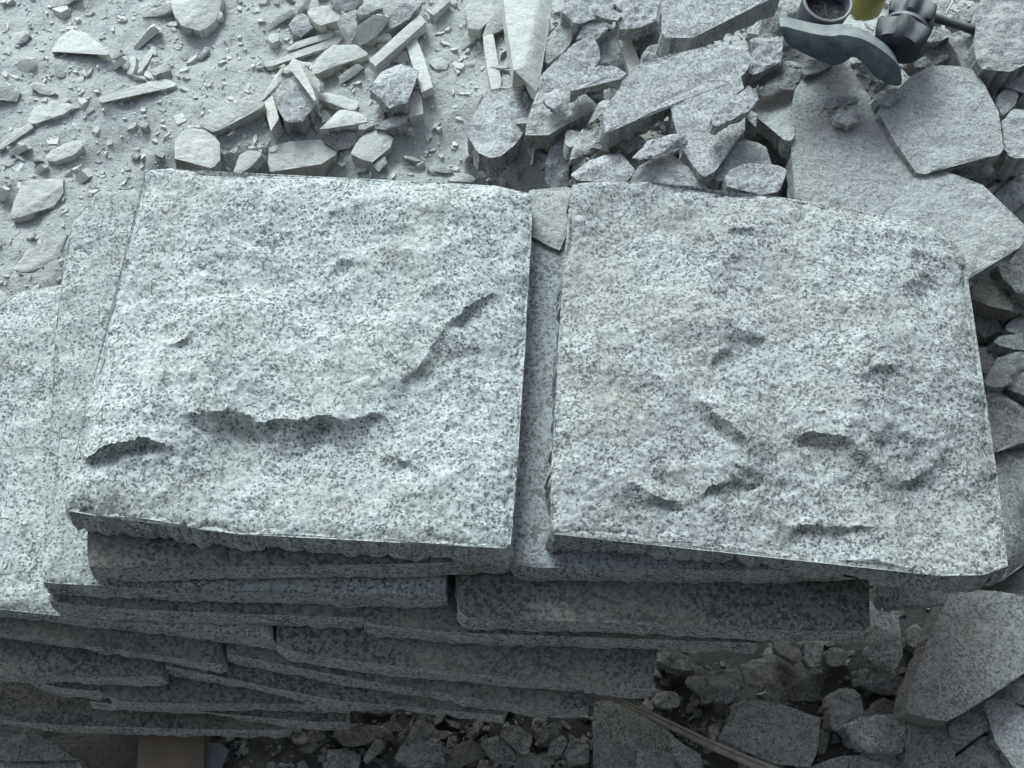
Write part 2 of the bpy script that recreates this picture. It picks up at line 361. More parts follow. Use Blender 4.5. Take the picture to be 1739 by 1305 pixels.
# ------------------------------------------------------------------ the stack of slabs
def W(pts, z): return [tuple(at(u, v, z)[:2]) for u, v in pts]
SP, RM, SW, ST = MAT['split'], MAT['rim'], MAT['sawn'], MAT['strip']
def layer(pts, z, label, mats=(SW, RM), t=.043, res=.009, rough=.0006, **k):
    o = slab('granite_slab', W(pts, z), z, t=t, res=res, mats=list(mats), rough=rough, edge=k.pop('edge', .0012), rnd=k.pop('rnd', .004), side_rough=k.pop('side_rough', .002), flare=k.pop('flare', .006), rings=5, **k)
    return tag(o, label, 'stone slab', 'granite slabs of the stack')
def sc(z, x0, y0, s, pts, amp, l1, l2): return (W([(x0 + a / s, y0 + b / s) for a, b in pts], z), amp, l1, l2)
Z = .42
s1, s2, s3, s4 = 2.1737, 2.1737, 2.2584, 2.4153
layer([(245, 285), (287, 285), (326, 288), (365, 297), (400, 298), (450, 298), (478, 303), (540, 302), (608, 305), (634, 313), (720, 313), (850, 319), (900, 328),
       (899, 385), (894, 423), (891, 512), (883, 611), (874, 738), (870, 804), (863, 859), (865, 925), (800, 921), (700, 916), (600, 909), (520, 903), (427, 897), (320, 886), (228, 877), (178, 870), (110, 856),
       (140, 770), (150, 700), (186, 567), (207, 477), (235, 398), (243, 330)], Z,
      'large rough granite slab on top of the stack, left one with long dark crescent ledge', (SP, RM), res=.0030, rough=.0038, t=.046, rscale=9, edge=.0045, rnd=.002, flare=.010, bulge=.006, grit=.0032, planes=5,
      scarps=[
       sc(Z, 100, 480, s1, [(440, 510), (520, 500), (640, 480), (700, 505), (740, 530), (860, 525), (1020, 520), (1160, 500), (1250, 535)], .015, .05, .06),
       sc(Z, 100, 480, s1, [(60, 610), (120, 665), (200, 635), (330, 610), (400, 620), (470, 655)], 0.0136, .04, .04),
       sc(Z, 100, 480, s1, [(1180, 655), (1240, 645), (1310, 662)], 0.0068, .02, .02),
       sc(Z, 100, 480, s1, [(1190, 400), (1340, 320), (1420, 215), (1500, 125), (1600, 65), (1660, 60)], 0.0093, .05, .05),
       sc(Z, 100, 480, s1, [(390, 230), (440, 240), (520, 190)], 0.0051, .02, .02),
       sc(Z, 200, 280, s4, [(860, 440), (930, 400), (1040, 405)], 0.0043, .03, .02),
       sc(Z, 200, 280, s4, [(150, 560), (420, 540), (640, 490), (800, 450)], -0.0034, .03, .03),
       sc(Z, 200, 280, s4, [(330, 230), (560, 310), (740, 345)], -0.0051, .03, .03),
       sc(Z, 100, 480, s1, [(380, 480), (400, 380), (400, 250)], .003, .05, .05),
      ], mounds=[(at(330, 620, Z)[:2], .010, .07), (at(600, 640, Z)[:2], .008, .08), (at(430, 780, Z)[:2], -.008, .08), (at(700, 420, Z)[:2], .006, .08), (at(420, 450, Z)[:2], -.006, .06), (at(790, 760, Z)[:2], .004, .05)])
layer([(971, 311), (1010, 305), (1100, 312), (1150, 320), (1200, 325), (1300, 335), (1350, 346), (1450, 360), (1560, 374), (1612, 398), (1640, 440), (1643, 480), (1650, 560), (1665, 640), (1680, 750), (1690, 830), (1701, 900), (1712, 961),
       (1688, 972), (1596, 970), (1560, 961), (1468, 948), (1412, 945), (1339, 932), (1306, 919), (1247, 915), (1148, 917), (1100, 910), (1050, 903), (1000, 901), (938, 899), (939, 887), (942, 804), (949, 721), (953, 639), (957, 545), (963, 445), (972, 363)], Z,
      'large rough split-face granite slab on top of the stack, right one, with diagonal broken ridges', (MAT['split2'], RM), res=.0030, rough=.0038, t=.05, rscale=9, edge=.0045, rnd=.002, flare=.010, bulge=.006, grit=.0032, planes=8,
      scarps=[
       sc(Z, 930, 480, s2, [(790, 670), (720, 590), (650, 540), (560, 470), (500, 400)][::-1], 0.0088, .04, .04),
       sc(Z, 930, 480, s2, [(640, 850), (720, 760), (790, 735), (775, 680)], -0.0054, .04, .03),
       sc(Z, 930, 480, s2, [(860, 610), (950, 555), (1060, 580), (1120, 620), (1200, 680), (1280, 750)], 0.0109, .045, .045),
       sc(Z, 930, 480, s2, [(1260, 752), (1340, 730), (1440, 660)], 0.0075, .04, .06),
       sc(Z, 930, 480, s2, [(400, 405), (480, 400), (520, 410)], 0.0041, .03, .04),
       sc(Z, 930, 480, s2, [(380, 720), (430, 750), (450, 800)], -0.0054, .02, .03),
       sc(Z, 930, 480, s2, [(1230, 40), (1235, 120), (1225, 220)], -0.0041, .05, .04),
       sc(Z, 930, 480, s2, [(180, 710), (300, 760), (400, 815), (530, 830)], 0.0088, .045, .05),
       sc(Z, 930, 480, s2, [(530, 830), (600, 760), (700, 730), (790, 735)], 0.0061, .03, .03),
       sc(Z, 930, 480, s2, [(600, 110), (650, 165), (720, 215)], 0.0061, .02, .03),
       sc(Z, 930, 480, s2, [(700, 160), (740, 190), (810, 215)], 0.0061, .02, .03),
       sc(Z, 930, 480, s2, [(590, 330), (640, 270), (690, 240)], 0.0054, .02, .02),
       sc(Z, 930, 480, s2, [(800, 840), (920, 890), (1080, 900), (1240, 910)], 0.0068, .03, .03),
       sc(Z, 930, 480, s2, [(1090, 380), (1180, 355), (1260, 370)], 0.0054, .02, .02),
       sc(Z, 930, 280, s3, [(680, 255), (740, 260), (830, 285)], 0.0035, .03, .02),
       sc(Z, 930, 280, s3, [(1300, 500), (1370, 465), (1450, 430)], 0.0061, .04, .06),
      ], mounds=[(at(1200, 560, Z)[:2], .010, .06), (at(1480, 600, Z)[:2], .012, .09), (at(1060, 760, Z)[:2], .008, .07), (at(1350, 850, Z)[:2], -.010, .07), (at(1400, 420, Z)[:2], .008, .07), (at(1560, 880, Z)[:2], -.006, .06), (at(1250, 720, Z)[:2], .006, .04)])
layer([(280, 420), (860, 420), (878, 560), (866, 800), (862, 900), (866, 948), (800, 950), (700, 954), (600, 955), (500, 956), (400, 958), (300, 961), (200, 962), (150, 962), (146, 940), (150, 860), (235, 500)], .373,
      'granite slab directly under the left top slab, its long chipped front edge showing', (SW, RM))
layer([(899, 322), (965, 318), (1000, 420), (1450, 460), (1500, 700), (1466, 962), (1335, 966), (1150, 964), (1060, 963), (981, 964), (900, 961), (880, 956), (869, 945), (866, 880), (876, 700), (889, 500), (896, 400)], .371,
      'sawn granite slab seen as a pale strip in the gap between the two top slabs', (ST, RM), rnd=.002)
layer([(165, 322), (235, 316), (320, 420), (700, 420), (757, 700), (760, 960), (756, 1008), (690, 1010), (600, 1006), (463, 1002), (320, 998), (220, 994), (160, 993), (71, 987), (69, 965), (93, 838), (100, 700), (92, 560), (100, 480), (108, 440), (122, 375)], .328,
      'third slab down at left, its pale rough corner sticking out behind the left top slab', (SP, RM), res=.005, grit=.003)
layer([(776, 940), (777, 1000), (780, 1036), (792, 1046), (870, 1048), (995, 1052), (1150, 1057), (1250, 1063), (1345, 1068), (1470, 1070), (1479, 1062), (1477, 960), (1470, 700), (778, 700)], .328,
      'dark sawn granite slab under the right top slab with a rounded left front corner', (SW, RM))
layer([(125, 800), (300, 700), (612, 700), (614, 1000), (614, 1047), (540, 1046), (463, 1040), (320, 1036), (192, 1031), (82, 1020), (85, 1000), (115, 900)], .285,
      'granite slab fourth from the top on the left, ending at the narrow vertical joint', (SW, RM))
layer([(617, 800), (1290, 800), (1293, 1000), (1291, 1090), (1150, 1085), (1002, 1078), (835, 1075), (693, 1064), (640, 1060), (619, 1053), (616, 1020)], .285,
      'thin granite slab edge below the dark slab with the rounded corner', (SW, RM))
layer([(-190, 1010), (-60, 560), (-10, 555), (20, 492), (58, 489), (90, 491), (107, 477), (140, 479), (176, 481), (450, 500), (462, 1000), (463, 1085), (440, 1082), (381, 1073), (285, 1059), (180, 1047), (107, 1040), (50, 1034), (0, 1029), (-80, 1022)], .242,
      'bright bluish rough granite slab jutting out to the left edge of the photo', (SP, RM), res=.0045, rough=.003, rscale=12, grit=.003,
      scarps=[sc(.242, 0, 250, 2.9, [(150, 1070), (200, 1110), (240, 1170), (300, 1200)], .004, .02, .03), sc(.242, 0, 600, 2.9, [(80, 860), (160, 855)], .004, .02, .02), sc(.242, 0, 600, 2.9, [(0, 640), (60, 560), (90, 400)], -.003, .03, .03)])
layer([(470, 900), (1120, 900), (1124, 1000), (1119, 1098), (1108, 1168), (1084, 1169), (1002, 1160), (942, 1152), (850, 1146), (764, 1138), (650, 1126), (550, 1115), (500, 1105), (468, 1094)], .242,
      'broad dark sawn granite slab whose right end overhangs the rubble above the wooden stick', (SW, RM))
layer([(-190, 900), (380, 900), (378, 1050), (375, 1090), (371, 1125), (362, 1125), (256, 1104), (178, 1092), (71, 1076), (0, 1067), (-180, 1050)], .199,
      'slab below the bright left slab, ending at a dark notch near the middle of the stack', (SW, RM))
layer([(379, 1000), (1000, 980), (1001, 1120), (999, 1200), (942, 1203), (860, 1193), (800, 1182), (693, 1162), (600, 1150), (550, 1142), (460, 1123), (420, 1114), (384, 1108)], .199,
      'slab right of the dark notch, sloping down under the broad dark slab', (SW, RM))
layer([(-190, 950), (270, 950), (273, 1110), (270, 1147), (190, 1146), (107, 1143), (0, 1141), (-180, 1140)], .156,
      'low slab at the left edge of the photo with a square right end', (SW, RM))
layer([(277, 1000), (862, 1000), (866, 1150), (862, 1195), (853, 1214), (782, 1204), (693, 1191), (584, 1190), (481, 1167), (356, 1141), (279, 1129)], .156,
      'long sagging slab edge ending in a broken tip above the front rubble', (SW, RM))
layer([(174, 1050), (600, 1050), (598, 1150), (592, 1193), (463, 1192), (320, 1193), (210, 1191), (184, 1182), (173, 1170), (171, 1150)], .113,
      'low slab with a rounded pale left corner near the bottom left', (SW, RM))
layer([(41, 1050), (165, 1050), (166, 1172), (120, 1168), (71, 1161), (50, 1154), (42, 1145)], .113,
      'short slab end with a rounded corner tucked under the square-ended slab at bottom left', (SW, RM))
layer([(120, 1080), (586, 1080), (588, 1180), (585, 1226), (520, 1225), (456, 1217), (356, 1199), (250, 1190), (150, 1190)], .07,
      'second lowest slab of the stack, its right end broken off short above the rubble', (SW, RM))
layer([(-200, 1080), (494, 1080), (497, 1180), (494, 1226), (481, 1238), (400, 1238), (292, 1235), (178, 1231), (120, 1230), (64, 1226), (0, 1217), (-190, 1205)], .027,
      'lowest slab of the stack, lying on the wooden support block', (SW, RM))

o = slab('stone_plate', W([(900, 324), (966, 318), (969, 340), (962, 395), (952, 425), (930, 418), (912, 402), (896, 396), (901, 350)], .379), .379, t=.009, res=.004, mats=[MAT['dusty']] * 2, rough=.0012, rnd=.001, edge=.003, side_rough=.001)
tag(o, 'thin pale dusty plate lying at the far end of the gap between the top slabs', 'stone plate')
# ------------------------------------------------------------------ loose stones
REG = [0, 0, 1.0]
def reg(x, y, s): REG[:] = [x, y, s]
CATS = {'stone_splinter': 'stone splinter', 'stone_fragment': 'stone fragment', 'stone_chunk': 'stone', 'stone_flake': 'stone flake', 'stone_strip': 'stone strip', 'stone_offcut': 'stone offcut', 'stone_plate': 'stone plate', 'stone_block': 'stone block', 'granite_chunk': 'stone', 'granite_flake': 'stone flake', 'granite_block': 'stone block'}
GRP = ['stones in the dust behind the stack']
def S(kind, label, mat, lift, t, g, pts, fac=(), rough=None, edge=None, side=None, flare=None):
    x0, y0, s = REG; P = [(x0 + a / s, y0 + b / s) for a, b in pts]
    cu = sum(p[0] for p in P) / len(P); cv = sum(p[1] for p in P) / len(P)
    # height: ground below the stone's middle + lift + thickness
    z = .1
    for _ in range(4):
        q = at(cu, cv, z); z = gbase(q[0], q[1]) + lift + t * (.5 if mat == 'dust' else .72)
    g = (g[0], g[1]); q = at(cu, cv, z)
    def hit(u, v):
        d = ray(u, v); k = (z - CAM[2] + g[0] * (CAM[0] - q[0]) + g[1] * (CAM[1] - q[1])) / (d[2] - g[0] * d[0] - g[1] * d[1])
        return CAM + d * k
    Wp = [tuple(hit(u, v)[:2]) for u, v in P]
    A = np.array(Wp); size = max(np.ptp(A[:, 0]), np.ptp(A[:, 1]))
    fc = [(hit(x0 + a[0] / s, y0 + a[1] / s)[:2], hit(x0 + b[0] / s, y0 + b[1] / s)[:2], k) for a, b, k in fac]
    smooth_ = mat in ('dust',)
    if rough is None and size > .025:
        rq = random.Random(len(fc) + int(cu * 7 + cv * 13)); c_ = A.mean(0)
        for _ in range(2 if size > .05 and not smooth_ else 1):
            an = rq.uniform(0, 6.28); dn = np.array([math.cos(an), math.sin(an)]); ext = (( A - c_) @ dn).max(); tn = np.array([-dn[1], dn[0]])
            m_ = c_ + dn * ext * rq.uniform(.25, .7); fc.append((m_ + tn, m_ - tn, rq.uniform(.1, .3) if smooth_ else rq.uniform(.2, .7)))
    r = rough if rough is not None else (.0012 if smooth_ else .0034) * min(1.3, .4 + size / .12)
    o = slab(kind, Wp, z, g, t * 1.0, res=min(.008, max(.003, size / 30)), mats=MAT[mat], rough=r, rscale=32 if size > .08 else 55,
             edge=edge if edge is not None else (.0028 if smooth_ else .0045) * min(1.2, .35 + size / .12), rnd=.0005, facets=fc, ref=q[:2], flare=t * .08 if flare is None else flare, grit=(.0013 if size > .09 and mat in ('dusty', 'fresh', 'shade_grey') and (rough is None or rough > .0013) else 0), rings=3 if t < .02 else 4, sharp=33,
             side_rough=side)
    return tag(o, label, CATS[kind], GRP[0])

reg(0, 0, 3.838)
S('stone_strip', 'long pale bar of stone lying alone in the dust at upper left', 'dust', .0, .032, (0, .05), [(640, 642), (700, 612), (900, 560), (1085, 520), (1145, 545), (1090, 560), (900, 598), (668, 668)])
S('stone_flake', 'roof-shaped pale flake with two dark legs near the top left', 'dust', .004, .02, (.1, -.1), [(340, 338), (400, 240), (470, 190), (560, 210), (700, 345), (600, 298), (465, 225)])
S('stone_strip', 'short grey bar just left of the big block at the top left', 'dust', 0, .03, (0, .5), [(920, 90), (1050, 62), (1105, 15), (1120, 60), (1060, 85), (935, 108)])
S('stone_chunk', 'dark-faced wedge pointing down-left between the bar and the block, top left', 'dust', 0, .02, (-.3, 1.3), [(870, 328), (930, 235), (1000, 165), (1042, 195), (990, 245), (930, 300)])
S('stone_block', 'large pale angular block cut by the top edge of the photo, top left', 'dust', .01, .045, (0, .1), [(1118, -60), (1130, 88), (1185, 170), (1240, 138), (1290, 182), (1400, 85), (1425, 0), (1440, -60)], fac=[((1320, -60), (1240, 138), .35)])
S('stone_strip', 'thin pale stick of stone leaning along the right side of the top-left block', 'dust', .01, .012, (.0, .2), [(1290, 185), (1425, 72), (1448, 92), (1312, 210)])
S('stone_flake', 'narrow flake lying between the roof-shaped flake and the long bar', 'dust', 0, .012, (0, .3), [(650, 392), (700, 352), (795, 342), (740, 376), (660, 408)])
S('stone_flake', 'dark slanting flake above the left end of the long bar', 'dust', 0, .014, (0, 1.1), [(668, 485), (720, 428), (800, 375), (822, 395), (745, 455), (685, 490)])
S('stone_chunk', 'small dark angular lump near the left edge, upper left', 'dust', 0, .02, (.2, 1.0), [(112, 415), (200, 382), (218, 430), (130, 502)])
S('stone_chunk', 'grey triangular lump with dark front by the left edge, upper left', 'dust', 0, .026, (.1, .4), [(190, 552), (220, 535), (290, 548), (362, 606), (320, 622), (260, 600)])
S('stone_chunk', 'rounded grey lump cut by the left edge, upper left', 'dust', 0, .035, (-.3, .5), [(-60, 560), (0, 560), (62, 560), (132, 602), (110, 660), (40, 640), (-60, 650)])
S('stone_plate', 'pale flat plate with a dark front edge below the left-edge lumps', 'dust', .002, .02, (0, .08), [(180, 795), (230, 700), (340, 658), (440, 668), (505, 690), (380, 745), (220, 805)])
S('stone_strip', 'thin strip running down-left from the flat plate to the left edge', 'dust', 0, .016, (0, .2), [(-20, 960), (90, 850), (190, 788), (218, 828), (110, 890), (15, 965)])
S('stone_chunk', 'oval pale cobble with a dark lower front in the left dust', 'dust', 0, .024, (.05, .15), [(298, 1012), (340, 975), (420, 935), (520, 918), (538, 950), (470, 1010), (350, 1050), (312, 1042)])
S('stone_flake', 'small dark flake left of the oval cobble', 'dust', 0, .014, (0, 1.0), [(50, 1002), (100, 960), (160, 938), (188, 965), (120, 1008), (60, 1018)])
S('stone_flake', 'thin sliver behind the oval cobble', 'dust', 0, .01, (0, .4), [(285, 978), (330, 950), (382, 935), (370, 955), (300, 984)])
S('stone_chunk', 'small dark lump below and right of the oval cobble', 'dust', 0, .02, (.2, 1.1), [(488, 1165), (500, 1140), (530, 1110), (578, 1155), (505, 1222)])
S('stone_chunk', 'small dark lump below and left of the oval cobble', 'dust', 0, .014, (.2, 1.0), [(218, 1135), (240, 1090), (262, 1068), (288, 1095), (235, 1152)])
S('stone_block', 'bright five-sided block with a dark front just above the left top slab', 'dust', .01, .04, (-.15, -.05), [(1140, 1035), (1140, 920), (1200, 852), (1280, 838), (1385, 880), (1432, 930), (1432, 1040), (1370, 1092), (1250, 1005)])
S('stone_strip', 'thick slanting bar with a dark rough front, right of the five-sided block', 'dust', .0, .042, (0, .25), [(1300, 805), (1420, 705), (1590, 648), (1700, 668), (1715, 690), (1560, 760), (1430, 850), (1390, 858)])
S('stone_chunk', 'half-buried dusty lump above the left top slab beside the five-sided block', 'dust', -.004, .02, (.2, .3), [(1520, 1112), (1560, 1012), (1640, 985), (1700, 1000), (1645, 1080), (1550, 1145)])
S('stone_flake', 'faint flat flake above the left end of the long bar', 'dust', -.004, .012, (0, .2), [(420, 562), (480, 510), (545, 490), (545, 530), (450, 578)])
S('stone_flake', 'half-buried flat flake near the left edge at the very top left', 'dust', -.004, .012, (0, .2), [(70, 272), (100, 215), (180, 195), (195, 230), (100, 292)])
S('stone_strip', 'thin pale splinter standing above the right end of the long bar', 'dust', 0, .012, (.2, 0), [(828, 482), (850, 360), (885, 372), (878, 440), (862, 486)])
S('stone_strip', 'thin pale splinter lying diagonally right of the standing splinter', 'dust', 0, .01, (0, 0), [(890, 470), (950, 370), (990, 300), (1012, 312), (925, 462)])
S('stone_chunk', 'little lump just above the left end of the long bar', 'dust', 0, .014, (.1, .5), [(588, 592), (600, 560), (650, 575), (660, 605), (620, 615)])
S('stone_chunk', 'grey dusty chunk at the very top edge, left of centre-left', 'dust', 0, .02, (0, .4), [(330, 40), (360, -10), (430, -40), (520, -30), (440, 30), (350, 50)])
S('stone_flake', 'small square flake right of the dark lump on the far left', 'dust', 0, .012, (0, .6), [(355, 470), (380, 450), (420, 470), (415, 500), (375, 498)])
S('stone_flake', 'pale buried flake left of the five-sided block', 'dust', -.002, .012, (0, .3), [(650, 1172), (665, 1162), (692, 1165), (690, 1182), (660, 1190)])

reg(0, 250, 2.9)
S('stone_plate', 'broad dusty plate with a dark hollow under its lower edge, far left', 'dust', .004, .02, (0, .12), [(120, 180), (200, 160), (310, 150), (312, 220), (245, 285), (180, 292), (125, 330), (50, 345), (75, 260)])
S('stone_flake', 'pale propped flake with a deep dark hollow, touching the left end of the stack', 'dust', .03, .008, (-.1, .2), [(60, 600), (140, 520), (240, 450), (335, 430), (305, 500), (285, 540), (205, 592), (130, 612)])
S('stone_flake', 'small leaning sliver on the far left above the bright slab', 'dust', 0, .014, (0, .9), [(-10, 250), (-10, 205), (5, 195), (33, 212), (10, 265)])
S('stone_flake', 'dusty flake at the left edge just behind the bright left slab', 'dust', .0, .014, (0, .2), [(-30, 760), (-20, 700), (25, 715), (45, 740), (15, 800), (-30, 820)])
S('stone_chunk', 'small round lump below the broad dusty plate on the far left', 'dust', 0, .014, (0, .3), [(120, 435), (135, 415), (162, 418), (165, 442), (140, 452)])

reg(400, 0, 3.838)
S('stone_strip', 'dark slanting bar near the top left-centre, beside the angular lump', 'dust', 0, .025, (0, .9), [(200, 205), (230, 150), (275, 108), (365, 60), (382, 88), (310, 135), (240, 190)])
S('stone_chunk', 'angular faceted lump right of the dark slanting bar', 'dusty', 0, .04, (-.1, .3), [(345, 160), (380, 95), (440, 60), (500, 105), (515, 165), (430, 240), (372, 225)], fac=[((345, 130), (480, 160), .4)])
S('stone_chunk', 'pale flat-topped stone in the cluster at the top, left of the leaning pair', 'dust', .02, .025, (0, .1), [(470, 62), (540, 45), (600, 50), (692, 92), (682, 128), (590, 130), (555, 165), (505, 135)])
S('stone_flake', 'dark grey flake behind the flat-topped stone, cut by the top edge', 'dusty', .03, .02, (.1, .6), [(605, -40), (800, -40), (785, 50), (705, 72), (632, 32)])
S('stone_chunk', 'pale wedge with a dark underside at the top, right of the dark flake', 'dusty', .02, .028, (0, .1), [(780, 92), (800, 60), (832, 28), (940, 8), (952, 38), (905, 70), (800, 98)])
S('stone_flake', 'pale upright flake leaning left against the round dark disc', 'dust', .03, .014, (-.5, .3), [(678, 122), (700, 92), (742, 80), (792, 148), (797, 192), (752, 272), (712, 200)])
S('stone_flake', 'round dark disc-like flake standing on edge in the top cluster', 'dust', .02, .014, (.0, 1.1), [(750, 282), (775, 225), (805, 185), (860, 140), (905, 108), (990, 118), (965, 172), (865, 270), (800, 298)])
S('stone_strip', 'slanting slab behind the round disc running to the top edge', 'dust', .02, .02, (0, .4), [(900, 100), (925, 60), (980, 30), (1070, -40), (1120, -30), (1040, 85), (990, 112)])
S('stone_chunk', 'large rough wedge cut by the top edge, right of the round disc', 'dusty', .012, .035, (.1, .5), [(965, 182), (990, 130), (1030, 88), (1110, -40), (1200, -40), (1178, 60), (1112, 135), (1005, 198)])
S('stone_flake', 'oval flake lying under the round dark disc', 'dust', .01, .012, (0, .2), [(870, 240), (920, 210), (1002, 212), (1015, 250), (900, 262)])
S('stone_strip', 'long straight sawn bar slanting up to the right in the upper middle', 'dust', .02, .022, (0, .05), [(872, 392), (1040, 240), (1200, 95), (1242, 140), (1080, 285), (912, 432)], rough=.0003, edge=.0008)
S('stone_block', 'square-ended offcut beyond the upper end of the long straight bar', 'dust', .01, .03, (0, .1), [(1265, 85), (1300, 45), (1350, -20), (1398, -20), (1392, 12), (1345, 45), (1290, 98)], rough=.0005)
S('stone_strip', 'thin tapering strip below the top cluster, upper one of two', 'dust', .008, .013, (0, .1), [(328, 318), (400, 268), (520, 235), (645, 208), (632, 238), (480, 285), (342, 328)], rough=.0004)
S('stone_strip', 'very long thin strip below the first tapering strip', 'dust', .006, .013, (0, .1), [(178, 422), (300, 380), (500, 308), (695, 240), (685, 268), (420, 360), (290, 395), (198, 436)], rough=.0004)
S('stone_strip', 'long thin sawn strip leaning down-right under the straight bar', 'dust', .012, .016, (.15, 0), [(1110, 292), (1180, 248), (1225, 360), (1285, 568), (1212, 602), (1160, 440)], rough=.0003, edge=.0006)
S('stone_strip', 'short sawn stub standing just below the leaning strip', 'dust', .0, .025, (0, .1), [(1135, 600), (1205, 592), (1222, 740), (1180, 752), (1132, 765)], rough=.0003, edge=.0006)
S('granite_chunk', 'bluish clean granite flake, kite-shaped, in the middle of the upper dust', 'fresh', .02, .028, (0, .05), [(868, 572), (905, 500), (950, 450), (1055, 388), (1192, 452), (1188, 492), (1150, 560), (1110, 640), (1000, 690), (962, 640), (920, 600)])
S('stone_chunk', 'big dusty humped stone left of the kite-shaped granite flake', 'dust', .0, .045, (0, .2), [(498, 435), (525, 370), (600, 325), (680, 288), (790, 300), (862, 350), (760, 382), (700, 400), (600, 440), (520, 470)], fac=[((480, 420), (860, 350), -.0)])
S('stone_strip', 'short dark bar in front of the humped dusty stone', 'dust', 0, .02, (0, .8), [(668, 502), (730, 455), (800, 418), (835, 440), (770, 490), (690, 545)], rough=.0004)
S('stone_strip', 'bright narrow strip leaning down-right over the knobbly boulder', 'dust', .05, .012, (.3, .1), [(345, 432), (365, 402), (385, 385), (440, 465), (522, 645), (515, 658), (470, 590), (420, 510)], rough=.0003)
S('stone_flake', 'dark-sided slat behind the bright narrow leaning strip', 'dust', .03, .01, (.8, .5), [(400, 390), (470, 450), (542, 545), (546, 602), (510, 560), (450, 470)])
S('stone_chunk', 'knobbly rounded boulder under the bright leaning strip', 'dusty', .0, .05, (-.05, .15), [(238, 622), (262, 560), (300, 520), (400, 498), (470, 560), (522, 655), (490, 730), (445, 782), (330, 785), (268, 702)], rough=.004)
S('stone_strip', 'small upright slat at the left foot of the knobbly boulder', 'dust', .0, .03, (.2, -.1), [(180, 640), (238, 620), (262, 700), (280, 772), (232, 852), (205, 760)], rough=.0004)
S('stone_flake', 'pale sliver running up from the small upright slat', 'dust', .01, .01, (0, .1), [(160, 662), (205, 590), (250, 520), (305, 425), (262, 560), (195, 640)])
S('stone_strip', 'half-buried dusty strip right of the knobbly boulder', 'dust', 0, .018, (0, .1), [(525, 638), (555, 588), (640, 610), (700, 632), (800, 665), (790, 700), (778, 720), (640, 672)])
S('stone_chunk', 'smooth dusty stone with a flat dark front below the dusty strip', 'dust', .004, .024, (0, .05), [(548, 842), (610, 780), (690, 710), (760, 728), (850, 750), (864, 792), (700, 815), (600, 842)])
S('stone_chunk', 'small grey stone below the kite-shaped granite flake', 'dusty', .0, .022, (.1, .1), [(915, 832), (945, 800), (975, 778), (1100, 718), (1132, 740), (1105, 800), (1062, 830), (1000, 835)])
S('stone_chunk', 'smooth domed dusty stone above the middle of the left top slab', 'dust', -.006, .035, (0, .2), [(755, 1000), (790, 930), (850, 862), (950, 840), (1030, 892), (1010, 960), (950, 1000), (895, 1060), (820, 1040)])
S('stone_flake', 'small cracked flake right of the smooth domed stone', 'dusty', 0, .014, (0, .3), [(895, 1080), (930, 1045), (975, 1020), (985, 1058), (935, 1118)])
S('stone_chunk', 'long low dusty mound with a dark flat front just behind the left top slab', 'dust', -.004, .05, (0, .22), [(225, 1122), (220, 1040), (240, 960), (400, 920), (560, 900), (660, 945), (655, 985), (560, 1070), (430, 1085), (300, 1098)])
S('stone_flake', 'dark recessed slab under the smooth dusty stone', 'shade_grey', -.004, .012, (0, .8), [(560, 880), (700, 860), (820, 860), (800, 910), (740, 980), (660, 990), (640, 940)])
S('stone_strip', 'thin strip half buried just behind the right end of the left top slab', 'dust', 0, .014, (0, .2), [(1380, 1162), (1450, 1142), (1520, 1140), (1562, 1168), (1520, 1180), (1400, 1178)])
S('stone_chunk', 'round dusty pebble below the thin tapering strips at upper left-centre', 'dust', 0, .018, (0, .1), [(208, 250), (225, 228), (275, 218), (282, 262), (240, 282)])
S('stone_flake', 'dusty pebble-like flake right of the leaning sawn strip', 'dust', -.003, .018, (0, .2), [(1258, 408), (1290, 380), (1340, 370), (1395, 405), (1372, 450), (1300, 448)])
S('stone_chunk', 'dusty lump between the straight bar and the kite-shaped flake', 'dust', -.002, .02, (0, .3), [(1000, 400), (1040, 345), (1120, 330), (1135, 400), (1060, 388)])
S('stone_strip', 'grey stub at the top edge left of the flat-topped stone', 'dust', .01, .02, (.2, .5), [(380, 45), (415, -40), (470, -40), (440, 35), (400, 72)])
S('stone_flake', 'thin pale flake tucked left of the humped dusty stone', 'dust', .0, .016, (0, .1), [(290, 470), (330, 430), (400, 400), (490, 400), (500, 420), (420, 450), (330, 480)])

GRP[0] = 'stones in the pile behind the right slab'
reg(780, 0, 3.838)
S('stone_block', 'tall bright wedge-shaped offcut pointing down from the top edge, centre', 'dust', .05, .04, (.0, .0), [(280, -80), (610, -80), (598, 30), (590, 100), (545, 260), (525, 480), (500, 545), (440, 432), (355, 457), (340, 330), (322, 250), (300, 100)], fac=[((535, -80), (435, 430), .9)], rough=.0006, edge=.001)
S('stone_strip', 'smooth upright stone strip left of the tall bright wedge', 'dust', .012, .02, (.05, 0), [(155, 245), (185, 225), (220, 222), (245, 370), (272, 520), (268, 572), (212, 585), (185, 460), (165, 330)], rough=.0003, edge=.0006)
S('stone_chunk', 'large dusty boulder cut by the top edge, left of the tall wedge', 'dust', .015, .05, (.0, .25), [(40, 60), (85, -60), (190, -60), (222, 62), (200, 130), (160, 152), (130, 192), (60, 180)])
S('stone_chunk', 'dusty slanting stone between the boulder and the tall wedge', 'dust', .012, .035, (.1, .4), [(152, 235), (180, 150), (220, 100), (298, 42), (308, 120), (308, 170), (220, 200), (170, 248)])
S('stone_flake', 'dark shaded wedge under the large dusty boulder', 'dust', .0, .03, (.5, .6), [(0, 330), (20, 250), (60, 182), (125, 195), (110, 240), (50, 300)])
S('granite_block', 'coarse clean bluish granite block above the gap between the top slabs', 'fresh', .02, .045, (.0, -.02), [(105, 740), (120, 670), (150, 622), (310, 582), (420, 545), (495, 575), (512, 620), (470, 720), (440, 800), (410, 865), (350, 915), (300, 960), (235, 1022), (170, 1000), (125, 975), (95, 900), (78, 845)], fac=[((425, 545), (370, 790), .6)], rough=.005)
